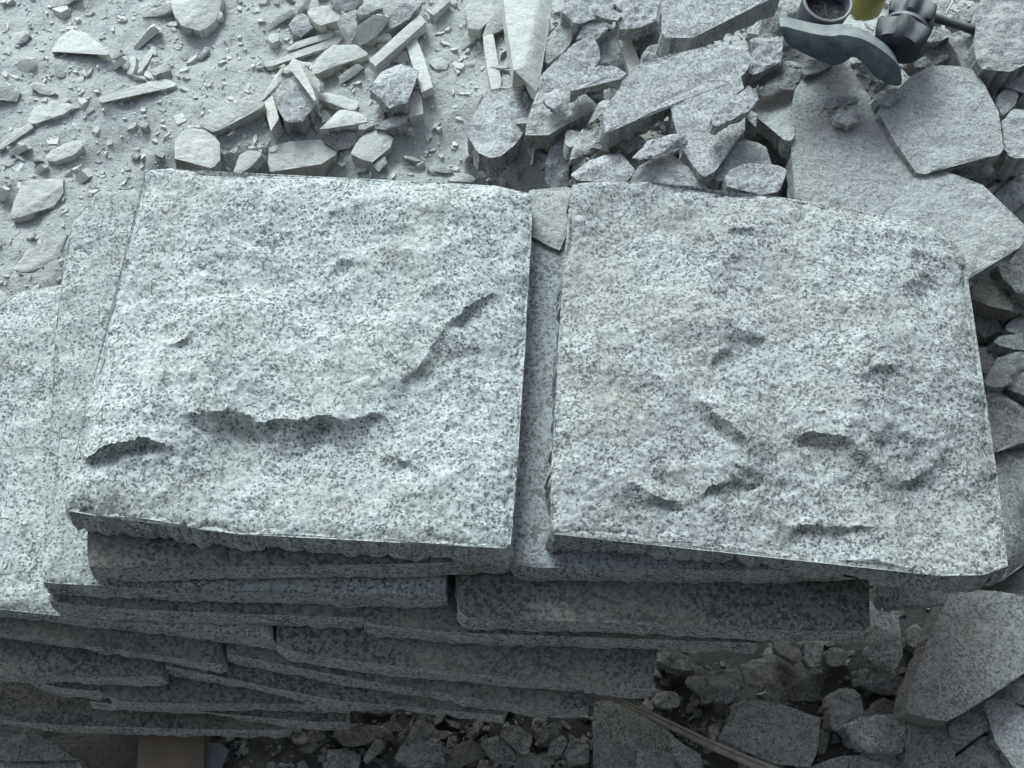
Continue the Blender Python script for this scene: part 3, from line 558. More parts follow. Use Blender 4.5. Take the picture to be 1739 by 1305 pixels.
S('stone_flake', 'small smooth flake sticking out left under the bluish granite block', 'dust', .01, .02, (-.4, 0), [(38, 930), (80, 868), (110, 900), (125, 978), (85, 1010), (48, 1030)])
S('stone_block', 'small smooth offcut with a bright top in front of the bluish granite block', 'dust', .01, .025, (-.1, -.1), [(165, 1075), (280, 1105), (345, 1045), (385, 1018), (490, 1008), (455, 1060), (395, 1130), (350, 1170), (290, 1185), (250, 1150)], fac=[((165, 1040), (500, 1100), .0)], rough=.0005)
S('granite_chunk', 'long rough granite piece running up-right beside the tall wedge', 'fresh', .035, .04, (0, .12), [(518, 505), (530, 465), (620, 395), (700, 330), (810, 248), (885, 258), (915, 318), (905, 405), (830, 460), (760, 530), (720, 590), (600, 622), (515, 640)])
S('stone_plate', 'smooth dusty plate with a curved dark front, under the rough granite piece', 'dusty', .025, .045, (0, .08), [(470, 740), (512, 600), (720, 592), (900, 645), (895, 682), (800, 712), (705, 760), (640, 830), (592, 882), (500, 855), (432, 862)])
S('granite_flake', 'small diamond-shaped flake lying on the smooth dusty plate', 'fresh', .08, .008, (0, .0), [(550, 652), (622, 568), (712, 642), (700, 690), (642, 722), (595, 690)])
S('granite_flake', 'bright arched granite flake with a dark rough front beside the smooth plate', 'fresh', .075, .03, (0, .1), [(725, 592), (755, 530), (785, 498), (905, 438), (1030, 428), (1092, 468), (1065, 512), (925, 520), (805, 560), (760, 588)], rough=.003)
S('stone_flake', 'thin pale splinter standing in the dark gap left of the big long plate', 'dusty', .06, .006, (.3, .3), [(838, 812), (855, 780), (905, 705), (972, 628), (962, 680), (920, 745), (872, 798)])
S('granite_flake', 'upright pointed flake standing behind the left corner of the right top slab', 'fresh', .08, .02, (.1, .15), [(582, 1100), (590, 1020), (602, 960), (612, 900), (632, 858), (682, 822), (712, 862), (722, 1000), (722, 1180), (705, 1245), (632, 1205), (588, 1168)])
S('stone_plate', 'tilted dusty plate between the upright pointed flake and the big long plate', 'dusty', .02, .02, (0, .15), [(722, 1000), (740, 960), (800, 868), (900, 838), (948, 845), (965, 900), (1010, 915), (880, 970), (760, 1025), (724, 1030)])
S('granite_chunk', 'low rough piece right behind the back left corner of the right top slab', 'fresh', .05, .03, (0, .1), [(735, 1140), (800, 1070), (870, 1010), (1000, 955), (1065, 980), (1105, 1060), (1140, 1110), (1100, 1165), (900, 1168), (760, 1175)])
S('stone_plate', 'smooth triangular plate leaning behind the back edge of the right top slab', 'dusty', .06, .02, (0, .15), [(1120, 1165), (1190, 1090), (1270, 1030), (1345, 985), (1480, 1080), (1640, 1190), (1500, 1210), (1300, 1190)])
S('granite_flake', 'sparkling pointed flake lying across the top of the triangular plate', 'fresh', .09, .01, (0, .05), [(1128, 1012), (1190, 960), (1265, 908), (1400, 888), (1502, 910), (1430, 940), (1325, 985), (1180, 1035)])
S('stone_chunk', 'dark rounded lump in the hollow under the big long plate', 'shade_grey', .02, .03, (.1, .3), [(1058, 905), (1090, 878), (1150, 868), (1222, 930), (1180, 965), (1112, 990), (1075, 950)])
S('stone_strip', 'smooth pale strip standing behind the arched granite flake', 'dust', .03, .015, (.0, .0), [(1028, 222), (1062, 215), (1102, 212), (1145, 330), (1192, 440), (1150, 462), (1110, 475), (1070, 350)], rough=.0003, edge=.0006)
S('granite_chunk', 'clean bluish flake at the foot of the large slab, right of the pale strip', 'fresh', .04, .02, (-.1, .1), [(1200, 385), (1215, 340), (1242, 300), (1330, 272), (1420, 270), (1402, 325), (1375, 358), (1280, 385), (1215, 400)])
S('granite_chunk', 'large rough slab of broken granite with dark underside, top centre-right', 'fresh', .06, .03, (.0, .12), [(1020, 132), (1040, 90), (1100, 55), (1220, 40), (1325, 50), (1340, 118), (1200, 160), (1100, 192), (1050, 190)], rough=.004)
S('granite_chunk', 'crumbly granite lump at the top edge right of the tall wedge', 'fresh', .05, .04, (0, .1), [(668, 62), (700, 18), (780, -40), (990, -40), (1000, 12), (970, 50), (860, 108), (830, 140), (760, 152), (735, 108), (690, 95)], rough=.004)
S('granite_flake', 'thin pale flake on the crumbly lump at the top centre', 'fresh', .085, .01, (.1, .1), [(885, 92), (925, 62), (985, 50), (1060, 98), (1040, 135), (990, 132), (930, 118)])
S('granite_chunk', 'rough granite lump below the crumbly one, top centre', 'fresh', .04, .035, (0, .1), [(830, 142), (855, 105), (895, 92), (930, 130), (975, 150), (965, 195), (885, 252), (840, 248), (760, 262), (775, 225)], rough=.004)
S('stone_chunk', 'shaded grey boulder with a dark face right of the tall wedge', 'dusty', .015, .05, (.3, .25), [(540, 335), (560, 270), (610, 200), (700, 148), (745, 182), (735, 240), (722, 292), (680, 340), (620, 385), (565, 402)], rough=.003)
S('granite_chunk', 'broad rough stone cut by the top edge, above the broken granite slab', 'fresh', .05, .03, (0, .1), [(1010, 20), (1000, -60), (1330, -60), (1322, 45), (1210, 52), (1100, 62), (1035, 50)], rough=.004)
S('stone_chunk', 'pale nub in the hollow between the long plates', 'shade_grey', .03, .025, (.2, .1), [(1345, 830), (1365, 808), (1402, 798), (1432, 880), (1412, 892), (1360, 865)])
S('stone_chunk', 'brownish dusty stone behind the arched flake, below the rough lumps', 'dusty', .0, .05, (0, .15), [(900, 420), (915, 300), (940, 250), (1010, 200), (1060, 330), (1085, 440), (1000, 430)])
S('stone_chunk', 'dark brown shaded stone between the pale strip and the large plate', 'shade_grey', .0, .04, (0, .2), [(1110, 220), (1180, 190), (1300, 160), (1320, 210), (1240, 280), (1200, 360), (1170, 340)])

reg(0, 0, 1)
S('stone_plate', 'big long dusty granite plate with a thick dark front, centre of the rubble pile', 'fresh', .07, .05, (0, .10), [(1022, 193), (1030, 176), (1043, 159), (1056, 138), (1075, 124), (1098, 112), (1119, 102), (1171, 86), (1233, 76), (1262, 80), (1274, 90), (1275, 100), (1270, 115), (1257, 126), (1233, 133), (1200, 141), (1171, 151), (1140, 167), (1108, 174), (1080, 198), (1055, 212), (1028, 226)], rough=.0028)
S('stone_plate', 'tall dusty granite plate below the big long one, its tip pointing down', 'fresh', .055, .035, (.03, .06), [(1142, 175), (1155, 163), (1171, 155), (1200, 146), (1233, 137), (1258, 131), (1262, 150), (1263, 180), (1262, 205), (1246, 226), (1219, 251), (1210, 275), (1196, 297), (1183, 285), (1172, 272), (1162, 240), (1150, 208)], rough=.0028)
S('stone_plate', 'thick pale granite slab with long dark front, cut by the top edge, right of centre', 'fresh', .10, .05, (0, .10), [(1126, -15), (1124, 10), (1134, 30), (1130, 62), (1150, 52), (1168, 64), (1190, 53), (1210, 40), (1233, 29), (1256, 22), (1280, 10), (1300, -2), (1330, -15)], rough=.002)

reg(1200, 0, 3.226)
S('stone_plate', 'large smooth dusty slab with a straight right edge, under the rubber pad', 'dusty', .11, .035, (.0, .05), [(490, 462), (560, 400), (680, 365), (775, 345), (830, 448), (890, 530), (942, 610), (1040, 770), (1110, 885), (1162, 985), (1060, 1130), (900, 1220), (600, 1190), (485, 1120), (472, 900), (462, 640)], rough=.002, edge=.001)
S('stone_plate', 'big dusty slab wedged behind the right corner of the right top slab', 'dusty', .13, .04, (.02, .04), [(1145, 1000), (1200, 955), (1262, 915), (1330, 945), (1390, 985), (1510, 1010), (1560, 1100), (1600, 1165), (1650, 1190), (1739, 1235), (1770, 1270), (1560, 1420), (1420, 1530), (1200, 1350), (900, 1250)], rough=.003)
S('stone_plate', 'broad pale dusty slab right of the straight-edged one', 'dusty', .085, .028, (.0, .08), [(950, 600), (985, 560), (1030, 520), (1110, 448), (1165, 405), (1222, 375), (1330, 355), (1440, 372), (1482, 400), (1525, 470), (1612, 610), (1598, 700), (1622, 790), (1618, 832), (1560, 858), (1495, 848), (1340, 888), (1150, 945), (1080, 830), (1010, 710)], rough=.003)
S('granite_chunk', 'small round stone peeking out below the rubber pad', 'dusty', .09, .03, (0, .2), [(945, 572), (932, 520), (962, 490), (1038, 480), (1072, 520), (1042, 560), (1010, 582)])
S('stone_flake', 'long thin lens-shaped flake at the right edge below the broad pale slab', 'dusty', .08, .015, (0, .08), [(1368, 962), (1400, 925), (1452, 898), (1640, 850), (1770, 830), (1770, 915), (1700, 935), (1560, 962), (1420, 968)])
S('stone_flake', 'small tapered flake under the lens-shaped one at the right edge', 'dusty', .06, .014, (.1, .1), [(1508, 1012), (1560, 982), (1652, 978), (1620, 1010), (1585, 1038), (1540, 1036)])
S('stone_flake', 'oval leaf-shaped flake at the right edge above the dusty corner slab', 'dusty', .06, .02, (.1, .1), [(1592, 1075), (1620, 1030), (1655, 998), (1750, 945), (1775, 1060), (1739, 1102), (1650, 1152), (1602, 1140)])
S('stone_chunk', 'rounded dusty boulder at the right edge above the lens-shaped flake', 'dusty', .05, .05, (.1, .1), [(1620, 662), (1650, 625), (1700, 592), (1780, 575), (1780, 840), (1739, 858), (1680, 852), (1632, 800)])
S('stone_flake', 'pointed grey sliver between the broad pale slab and the right-edge boulder', 'dusty', .075, .015, (-.1, .1), [(1602, 560), (1620, 515), (1652, 482), (1702, 470), (1692, 540), (1670, 580), (1640, 618), (1615, 600)])
S('stone_chunk', 'huge dusty boulder filling the top right corner', 'dusty', .04, .09, (.0, .12), [(1470, 215), (1480, 130), (1492, 60), (1530, -60), (1800, -60), (1800, 330), (1739, 345), (1650, 392), (1580, 390), (1512, 378), (1480, 330)], rough=.005)
S('stone_chunk', 'pale rounded cobble left of the huge corner boulder', 'dusty', .06, .04, (0, .1), [(1338, 195), (1398, 168), (1462, 190), (1482, 260), (1492, 352), (1412, 372), (1385, 310), (1362, 265)])
S('stone_chunk', 'grey cobble just below the black rod', 'dusty', .07, .035, (0, .3), [(1168, 205), (1195, 170), (1232, 148), (1322, 150), (1342, 182), (1290, 222), (1230, 235)])
S('stone_chunk', 'rough dark rubble lump right of the rubber pad', 'shade_grey', .05, .03, (0, .2), [(1138, 275), (1220, 250), (1302, 238), (1362, 280), (1332, 322), (1270, 352), (1208, 375), (1140, 342)], rough=.004)
S('stone_plate', 'angular grey plate at the right edge below the huge corner boulder', 'dusty', .05, .03, (0, .1), [(1615, 448), (1650, 405), (1685, 378), (1790, 362), (1790, 520), (1740, 520), (1705, 470), (1645, 478)])
S('granite_flake', 'bright angular flake left of the straight-edged slab', 'dusty', .09, .014, (-.05, .08), [(278, 498), (330, 455), (400, 420), (460, 385), (522, 370), (515, 410), (490, 440), (442, 492), (380, 498), (330, 512)])
S('stone_strip', 'dark-fronted strip above the bright angular flake', 'dusty', .08, .02, (0, .3), [(300, 435), (340, 395), (420, 345), (535, 318), (518, 345), (420, 378), (345, 440)])
S('granite_chunk', 'crumbly rough lump just left of the rubber pad', 'fresh', .08, .045, (0, .15), [(238, 215), (290, 185), (345, 168), (402, 192), (422, 250), (402, 338), (330, 365), (272, 412), (228, 400), (250, 350), (282, 312), (240, 288)], rough=.005)
S('granite_flake', 'crumbly elongated flake lying on the tip of the tall granite plate', 'fresh', .10, .02, (0, .15), [(40, 662), (48, 625), (75, 590), (150, 530), (232, 470), (282, 508), (262, 560), (228, 602), (150, 640), (52, 690)], rough=.003)
S('stone_block', 'square sawn offcut with a pale side, left of the straight-edged slab', 'dusty', .07, .03, (.15, -.25), [(270, 606), (310, 560), (352, 510), (420, 498), (482, 490), (470, 600), (460, 700), (455, 770), (380, 700)], rough=.0006)
S('stone_chunk', 'small pale stone nub left of the square offcut', 'dusty', .05, .03, (.2, .0), [(208, 642), (212, 610), (225, 588), (282, 620), (275, 690), (240, 665)])
S('granite_chunk', 'sparkling rough stone just behind the back edge of the right top slab', 'fresh', .10, .03, (0, .05), [(100, 985), (130, 930), (230, 895), (330, 900), (395, 905), (432, 935), (420, 1000), (392, 1055), (300, 1070), (150, 1030)], rough=.004)
S('stone_plate', 'dusty stone between the tall plate tip and the sparkling rough stone', 'dusty', .06, .04, (0, .08), [(30, 905), (60, 850), (120, 800), (190, 778), (298, 788), (322, 838), (350, 900), (230, 905), (120, 940), (90, 985), (40, 970)])
S('stone_flake', 'grey flake bridging the dark hollow left of the straight-edged slab', 'dusty', .09, .012, (0, .2), [(302, 830), (380, 800), (472, 775), (470, 848), (420, 858), (372, 890), (345, 902)])
S('stone_plate', 'tan dusty plate tucked under the left end of the rubber pad', 'dusty', .08, .02, (0, .1), [(520, 372), (560, 318), (640, 325), (700, 350), (620, 380), (540, 412)])
S('stone_chunk', 'lumpy mortar crumbs in a heap on the straight-edged slab', 'dusty', .15, .012, (0, .1), [(690, 640), (720, 600), (790, 590), (830, 620), (825, 670), (770, 690), (715, 672)], rough=.006)
S('stone_chunk', 'brownish crumb cluster on the straight-edged slab, nearer the rubber pad', 'dusty', .15, .012, (0, .1), [(645, 580), (660, 540), (720, 530), (800, 520), (845, 540), (800, 562), (730, 565), (690, 592)], rough=.006)
S('granite_flake', 'small knobbly flake with a dark shadow on the lower part of the straight-edged slab', 'fresh', .15, .014, (0, .2), [(905, 1012), (930, 980), (980, 968), (1022, 982), (990, 1005), (945, 1032)], rough=.004)
S('stone_flake', 'flat dusty crumb on the lower left of the straight-edged slab', 'dusty', .145, .008, (0, .1), [(640, 975), (670, 945), (720, 950), (725, 975), (680, 990)], rough=.003)
S('stone_flake', 'tiny flat crumb on the dusty corner slab behind the right top slab', 'dusty', .17, .008, (0, .2), [(1150, 1140), (1180, 1115), (1222, 1112), (1212, 1135), (1170, 1150)], rough=.003)
S('granite_chunk', 'knobbly crushed fragment at the upper end of the black rod', 'shade_grey', .06, .03, (0, .2), [(1345, 110), (1360, 70), (1420, 60), (1455, 80), (1440, 120), (1390, 130)])
S('stone_chunk', 'dusty lump at the top edge between the yellow can and the corner boulder', 'dusty', .05, .05, (0, .1), [(1225, 60), (1240, -40), (1310, -60), (1340, 30), (1310, 90), (1260, 90)])
S('stone_chunk', 'grey rubble lump behind the cup at the top edge', 'dusty', .04, .05, (0, .1), [(330, 60), (350, 10), (400, -60), (520, -60), (510, 60), (430, 85), (400, 130), (345, 150)])

GRP[0] = 'stones beside the right end of the stack'
reg(1400, 350, 1.864)
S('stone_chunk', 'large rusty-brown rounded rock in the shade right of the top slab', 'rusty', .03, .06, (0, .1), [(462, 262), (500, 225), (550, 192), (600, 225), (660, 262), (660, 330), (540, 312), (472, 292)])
S('stone_chunk', 'grey boulder at the right edge above the rusty-brown rock', 'shade_grey', .06, .06, (.1, .1), [(548, 182), (590, 135), (632, 92), (680, 80), (680, 280), (632, 272), (572, 222)])
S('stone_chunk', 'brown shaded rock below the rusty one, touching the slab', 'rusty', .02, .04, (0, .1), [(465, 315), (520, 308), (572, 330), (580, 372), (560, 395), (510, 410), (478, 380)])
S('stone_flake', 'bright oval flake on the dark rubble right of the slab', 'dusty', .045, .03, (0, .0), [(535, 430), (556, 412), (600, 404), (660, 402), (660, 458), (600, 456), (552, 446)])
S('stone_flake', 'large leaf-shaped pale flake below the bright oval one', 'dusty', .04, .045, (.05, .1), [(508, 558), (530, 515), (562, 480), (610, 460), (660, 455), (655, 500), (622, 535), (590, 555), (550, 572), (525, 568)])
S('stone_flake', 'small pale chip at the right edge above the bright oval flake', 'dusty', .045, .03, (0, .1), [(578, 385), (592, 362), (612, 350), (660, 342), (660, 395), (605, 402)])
S('stone_block', 'large grey stone with a flat top right of the slab, below the leaf-shaped flake', 'shade_grey', .04, .06, (0, .06), [(500, 592), (530, 575), (562, 568), (660, 618), (660, 745), (590, 750), (530, 768), (512, 690), (500, 640)])
S('stone_block', 'tall bluish-grey stone beside the right edge of the slab', 'shade_grey', .04, .07, (.0, .04), [(524, 775), (560, 762), (602, 755), (670, 758), (680, 1100), (632, 1135), (602, 1172), (580, 1140), (560, 1040), (545, 920)])
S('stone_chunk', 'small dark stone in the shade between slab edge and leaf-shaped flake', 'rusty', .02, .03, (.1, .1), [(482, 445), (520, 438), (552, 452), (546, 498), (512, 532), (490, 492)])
S('stone_flake', 'grey wedge at the right edge behind the leaf-shaped flake', 'shade_grey', .03, .045, (.1, .1), [(572, 572), (600, 545), (630, 525), (670, 505), (670, 605), (620, 592)])
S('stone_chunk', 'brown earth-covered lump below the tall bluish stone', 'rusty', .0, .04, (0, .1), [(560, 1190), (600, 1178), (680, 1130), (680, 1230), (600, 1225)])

GRP[0] = 'stones in front of the stack'
reg(1080, 950, 2.639)
S('granite_block', 'large speckled granite slab leaning at the lower right', 'strip' if False else 'shade_grey', .10, .05, (.0, .05), [(1395, 172), (1500, 158), (1590, 150), (1700, 158), (1790, 165), (1790, 480), (1739, 502), (1680, 545), (1560, 622), (1480, 672), (1400, 722), (1310, 700), (1222, 690), (1210, 650), (1240, 560), (1290, 430), (1345, 270)], rough=.002)
S('stone_strip', 'tongue-shaped bluish stone hanging below the right end of the stack', 'shade_grey', .08, .03, (0, .1), [(1062, 300), (1070, 215), (1205, 225), (1198, 350), (1192, 440), (1150, 495), (1100, 480), (1045, 420)])
S('stone_chunk', 'dark angular stone between the tongue-shaped one and the speckled slab', 'shade_grey', .03, .04, (.2, .1), [(1210, 345), (1228, 305), (1250, 285), (1312, 330), (1300, 380), (1280, 422), (1215, 382)])
S('stone_block', 'smooth rectangular grey block in the bottom rubble', 'shade_grey', .03, .05, (0, .04), [(388, 785), (412, 710), (432, 648), (560, 640), (700, 672), (828, 710), (805, 820), (778, 932), (660, 908), (560, 880), (400, 812)], rough=.0012)
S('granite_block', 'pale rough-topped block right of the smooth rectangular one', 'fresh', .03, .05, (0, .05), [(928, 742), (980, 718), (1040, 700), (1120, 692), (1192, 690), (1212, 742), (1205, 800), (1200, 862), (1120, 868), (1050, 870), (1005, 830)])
S('granite_chunk', 'bluish crumbly stone behind the pale rough-topped block', 'shade_grey', .04, .04, (0, .15), [(858, 655), (890, 610), (940, 578), (992, 602), (990, 650), (1022, 690), (975, 712), (930, 732), (888, 762), (865, 710)], rough=.004)
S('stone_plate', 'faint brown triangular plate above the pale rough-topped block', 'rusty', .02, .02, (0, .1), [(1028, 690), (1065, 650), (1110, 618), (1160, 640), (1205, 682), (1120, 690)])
S('granite_block', 'upright grey stone at the bottom, left of the cluster under the speckled slab', 'shade_grey', .03, .05, (0, .05), [(1232, 790), (1242, 735), (1270, 705), (1330, 722), (1390, 740), (1405, 800), (1430, 880), (1410, 960), (1230, 960)])
S('stone_chunk', 'grey stone wedged right under the tip of the speckled slab', 'shade_grey', .04, .04, (.0, .15), [(1408, 745), (1480, 700), (1560, 668), (1592, 740), (1510, 800), (1432, 872), (1420, 800)])
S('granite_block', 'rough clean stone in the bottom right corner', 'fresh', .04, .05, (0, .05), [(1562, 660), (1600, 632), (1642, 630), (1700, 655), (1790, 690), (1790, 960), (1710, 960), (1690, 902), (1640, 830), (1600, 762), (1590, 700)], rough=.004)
S('granite_chunk', 'grey rough stone at the bottom edge near the right corner', 'shade_grey', .01, .05, (0, .08), [(1425, 895), (1490, 845), (1562, 800), (1642, 858), (1672, 960), (1425, 960)], rough=.004)
S('stone_flake', 'dark flake at the right edge above the rough corner stone', 'shade_grey', .05, .02, (0, .1), [(1608, 602), (1650, 580), (1702, 568), (1790, 580), (1790, 668), (1710, 652), (1645, 632)])
S('stone_chunk', 'small grey stone below the overhanging end of the broad dark slab', 'shade_grey', .03, .03, (0, .1), [(90, 640), (102, 610), (122, 598), (190, 610), (198, 650), (152, 668), (110, 658)])
S('granite_flake', 'bluish jagged flake in the dark rubble right of the broad slab end', 'shade_grey', .05, .02, (-.1, .1), [(245, 525), (340, 508), (462, 488), (482, 555), (442, 602), (402, 642), (350, 620), (300, 602), (252, 572)], rough=.003)
S('stone_chunk', 'dark lump under the end of the thin slab edge', 'shade_grey', .03, .04, (0, .1), [(98, 442), (130, 415), (172, 398), (252, 440), (272, 500), (192, 492), (140, 472)])
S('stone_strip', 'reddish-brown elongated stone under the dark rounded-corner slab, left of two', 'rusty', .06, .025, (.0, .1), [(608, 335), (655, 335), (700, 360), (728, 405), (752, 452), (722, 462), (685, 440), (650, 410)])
S('stone_strip', 'grey elongated stone under the dark rounded-corner slab, right of two', 'shade_grey', .06, .025, (.0, .1), [(758, 370), (800, 345), (842, 350), (832, 440), (815, 465), (792, 482), (762, 455)])
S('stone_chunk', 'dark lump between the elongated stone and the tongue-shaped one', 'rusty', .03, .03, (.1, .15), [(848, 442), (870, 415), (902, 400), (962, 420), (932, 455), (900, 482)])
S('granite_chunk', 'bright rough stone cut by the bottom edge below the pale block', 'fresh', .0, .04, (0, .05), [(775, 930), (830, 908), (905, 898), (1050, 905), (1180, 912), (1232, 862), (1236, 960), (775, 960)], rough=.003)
S('stone_plate', 'flat grey slab lying under the wooden stick at the bottom', 'shade_grey', .03, .02, (0, .04), [(-185, 640), (-100, 640), (20, 700), (168, 790), (185, 870), (190, 1000), (-190, 1000)], rough=.0008)
S('stone_flake', 'angular pale flake leaning by the wooden stick, bottom', 'shade_grey', .05, .012, (.2, .1), [(160, 800), (200, 830), (240, 862), (282, 872), (305, 960), (225, 960), (190, 900), (165, 855)])
S('stone_chunk', 'small upright peg-like stone left of the smooth rectangular block', 'shade_grey', .02, .03, (0, .0), [(338, 740), (376, 738), (372, 825), (338, 812)])
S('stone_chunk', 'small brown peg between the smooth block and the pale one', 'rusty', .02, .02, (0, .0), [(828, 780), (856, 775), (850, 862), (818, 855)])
S('stone_plate', 'dark flat piece in the shadow under the right front corner of the top slab', 'shade_grey', .24, .02, (0, .05), [(1088, 100), (1350, 110), (1400, 150), (1380, 190), (1290, 208), (1200, 214), (1115, 212), (1098, 190)])
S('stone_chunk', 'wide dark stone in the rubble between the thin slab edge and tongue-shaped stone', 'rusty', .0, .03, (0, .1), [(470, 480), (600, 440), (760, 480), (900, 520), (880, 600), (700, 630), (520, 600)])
S('stone_chunk', 'shaded lump below the tongue-shaped stone', 'shade_grey', .01, .035, (0, .15), [(1000, 500), (1060, 490), (1150, 510), (1200, 540), (1180, 610), (1080, 600), (1010, 560)])

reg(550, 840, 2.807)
S('granite_chunk', 'large pyramid-like dark stone in front of the stack, bottom centre-left', 'shade_grey', .03, .05, (0, .1), [(452, 1060), (480, 1045), (512, 1100), (552, 1195), (575, 1285), (510, 1310), (420, 1305), (335, 1255), (402, 1150)], rough=.004)
S('stone_flake', 'small slanting bluish flake left of the pyramid-like stone', 'shade_grey', .01, .015, (.1, .1), [(188, 1262), (215, 1215), (252, 1168), (292, 1178), (265, 1225), (232, 1262), (202, 1285)])
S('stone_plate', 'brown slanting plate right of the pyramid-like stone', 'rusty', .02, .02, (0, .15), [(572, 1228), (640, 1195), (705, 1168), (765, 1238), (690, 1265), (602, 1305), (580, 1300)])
S('stone_strip', 'long grey stone pointing down-right beside the brown plate', 'shade_grey', .03, .025, (.0, .1), [(758, 1180), (800, 1160), (855, 1158), (892, 1220), (925, 1285), (870, 1290), (832, 1265)])
S('granite_chunk', 'craggy grey stone beneath the broken slab tip, bottom centre', 'shade_grey', .04, .03, (.0, .1), [(848, 1122), (890, 1105), (932, 1108), (992, 1160), (985, 1205), (962, 1242), (918, 1225), (895, 1195)], rough=.004)
S('stone_flake', 'thin dark flake under the sloping slab, bottom centre', 'shade_grey', .05, .012, (.0, .1), [(998, 1122), (1070, 1100), (1145, 1088), (1120, 1130), (1095, 1152), (1012, 1136)])
S('stone_chunk', 'small upright wedge right of the craggy stone', 'shade_grey', .03, .03, (.1, .05), [(1080, 1195), (1095, 1160), (1115, 1148), (1152, 1160), (1142, 1200), (1128, 1235), (1062, 1245)])
S('granite_chunk', 'grey rough stone just left of the flat slab under the stick', 'shade_grey', .02, .04, (0, .08), [(1150, 1222), (1200, 1195), (1262, 1182), (1262, 1275), (1180, 1285)], rough=.003)
S('stone_flake', 'rough upright flake standing on the flat slab, left of two', 'shade_grey', .06, .015, (.1, .05), [(1418, 1175), (1440, 1158), (1488, 1170), (1492, 1225), (1475, 1272), (1430, 1255)])
S('stone_strip', 'smooth upright strip on the flat slab, right of two', 'shade_grey', .06, .015, (.0, .0), [(1492, 1212), (1532, 1210), (1530, 1290), (1522, 1330), (1492, 1330)])
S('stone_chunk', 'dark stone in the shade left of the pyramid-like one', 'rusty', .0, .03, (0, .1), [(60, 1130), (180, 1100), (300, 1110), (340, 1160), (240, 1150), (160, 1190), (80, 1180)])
S('stone_chunk', 'flat stone at the bottom edge right of the pyramid-like one', 'shade_grey', -.01, .03, (0, .1), [(930, 1250), (1000, 1240), (1060, 1255), (1080, 1330), (920, 1330)])
S('stone_chunk', 'low stone at the bottom edge left of the small bluish flake', 'shade_grey', -.01, .03, (0, .1), [(20, 1230), (110, 1205), (170, 1240), (160, 1330), (20, 1330)])

reg(0, 840, 2.807)
S('stone_plate', 'bluish slab piece lying at the bottom left corner', 'shade_grey', .03, .03, (0, .06), [(-80, 1140), (0, 1110), (120, 1130), (240, 1200), (350, 1260), (200, 1262), (0, 1245), (-80, 1240)])
S('stone_plate', 'lower bluish slab piece in the extreme bottom left corner', 'shade_grey', .01, .03, (0, .04), [(-80, 1250), (0, 1252), (200, 1268), (365, 1268), (370, 1340), (-80, 1340)])
# small broken pieces filling the pile, each its own stone
def filler(n, reg_, kind, label, group, mats, lo, hi, seed, els=(.45, .95)):
    rs = random.Random(seed); reg(0, 0, 1); GRP[0] = group
    for _ in range(n):
        u, v = reg_(rs); r = lo * (hi / lo) ** rs.random(); k = rs.choice([4, 5, 5, 6, 7]); a0 = rs.uniform(0, 6.28); el = rs.uniform(*els); ro = rs.uniform(-.9, .3)
        P = []
        for i in range(k):
            a = a0 + 6.283 * i / k + rs.uniform(-.4, .4); q = r * rs.uniform(.65, 1.1); x, y = q * math.cos(a), q * math.sin(a) * el
            P.append((u + x * math.cos(ro) - y * math.sin(ro), v + x * math.sin(ro) + y * math.cos(ro)))
        S(kind, label, rs.choice(mats), rs.uniform(.005, .03) if 'pile' in group else rs.uniform(-.012, .0), rs.uniform(.008, .024), (rs.gauss(0, .2), rs.gauss(.15, .25)), P)
filler(60, lambda r: (r.uniform(930, 1739), r.uniform(0, 320)), 'stone_fragment', 'small angular broken fragment lodged between the large stones behind the right slab', 'small fragments in the pile', ['fresh', 'dusty', 'dusty', 'shade_grey'], 10, 24, 11)
filler(34, lambda r: (r.uniform(0, 850), r.uniform(0, 280)), 'stone_fragment', 'small dusty chip half buried in the pale powder at upper left', 'half-buried chips in the powder', ['dust', 'dust', 'dusty'], 6, 17, 12)
filler(44, lambda r: (r.uniform(1180, 1739), r.uniform(1060, 1305)) if r.random() < .6 else (r.uniform(500, 1180), r.uniform(1225, 1305)), 'stone_fragment', 'small dark broken fragment in the shaded rubble in front of the stack', 'small fragments in the front rubble', ['shade_grey', 'shade_grey', 'rusty'], 9, 22, 13)
filler(22, lambda r: (r.uniform(1650, 1739), r.uniform(450, 1000)), 'stone_fragment', 'small dark fragment wedged in the gaps beside the right top slab', 'small fragments beside the right slab', ['shade_grey', 'rusty', 'dusty'], 9, 20, 14)
filler(46, lambda r: (r.uniform(0, 900), r.uniform(-20, 300)), 'stone_splinter', 'thin pale stone splinter half sunk in the powder at upper left', 'thin splinters in the powder', ['dust', 'dusty'], 9, 30, 21, (.16, .34))
# ------------------------------------------------------------------ tools at top right
def empty(name, loc): o = bpy.data.objects.new(name, None); COL.objects.link(o); o.location = loc; return o
RUB = plain('blue_grey_rubber', (.045, .080, .105), .6, 0, 70, .35, .5, dust=.6)
BLK = plain('black_plastic', (.035, .042, .055), .7, 0, 70, .3, .15, dust=.35)
STL = plain('dull_steel', (.11, .12, .14), .6, .1, 60, .25, .15, dust=.4)
TAR = plain('black_residue', (.02, .018, .022), .35, 0, 150, .6, 1.0, bdist=.006)
YEL = plain('yellow_paint', (.42, .40, .09), .45, 0, 50, .15, .1, dust=.15)
WHT = plain('white_paint', (.75, .77, .76), .4, 0, 50, .1, .05)
WOOD = plain('weathered_wood', (.27, .245, .20), .85, 0, 45, .35, .5)
CARD = plain('brown_board', (.20, .16, .12), .9, 0, 30, .12, .1)
PIPE = plain('grey_plastic', (.16, .18, .20), .6, 0, 30, .15, .1)
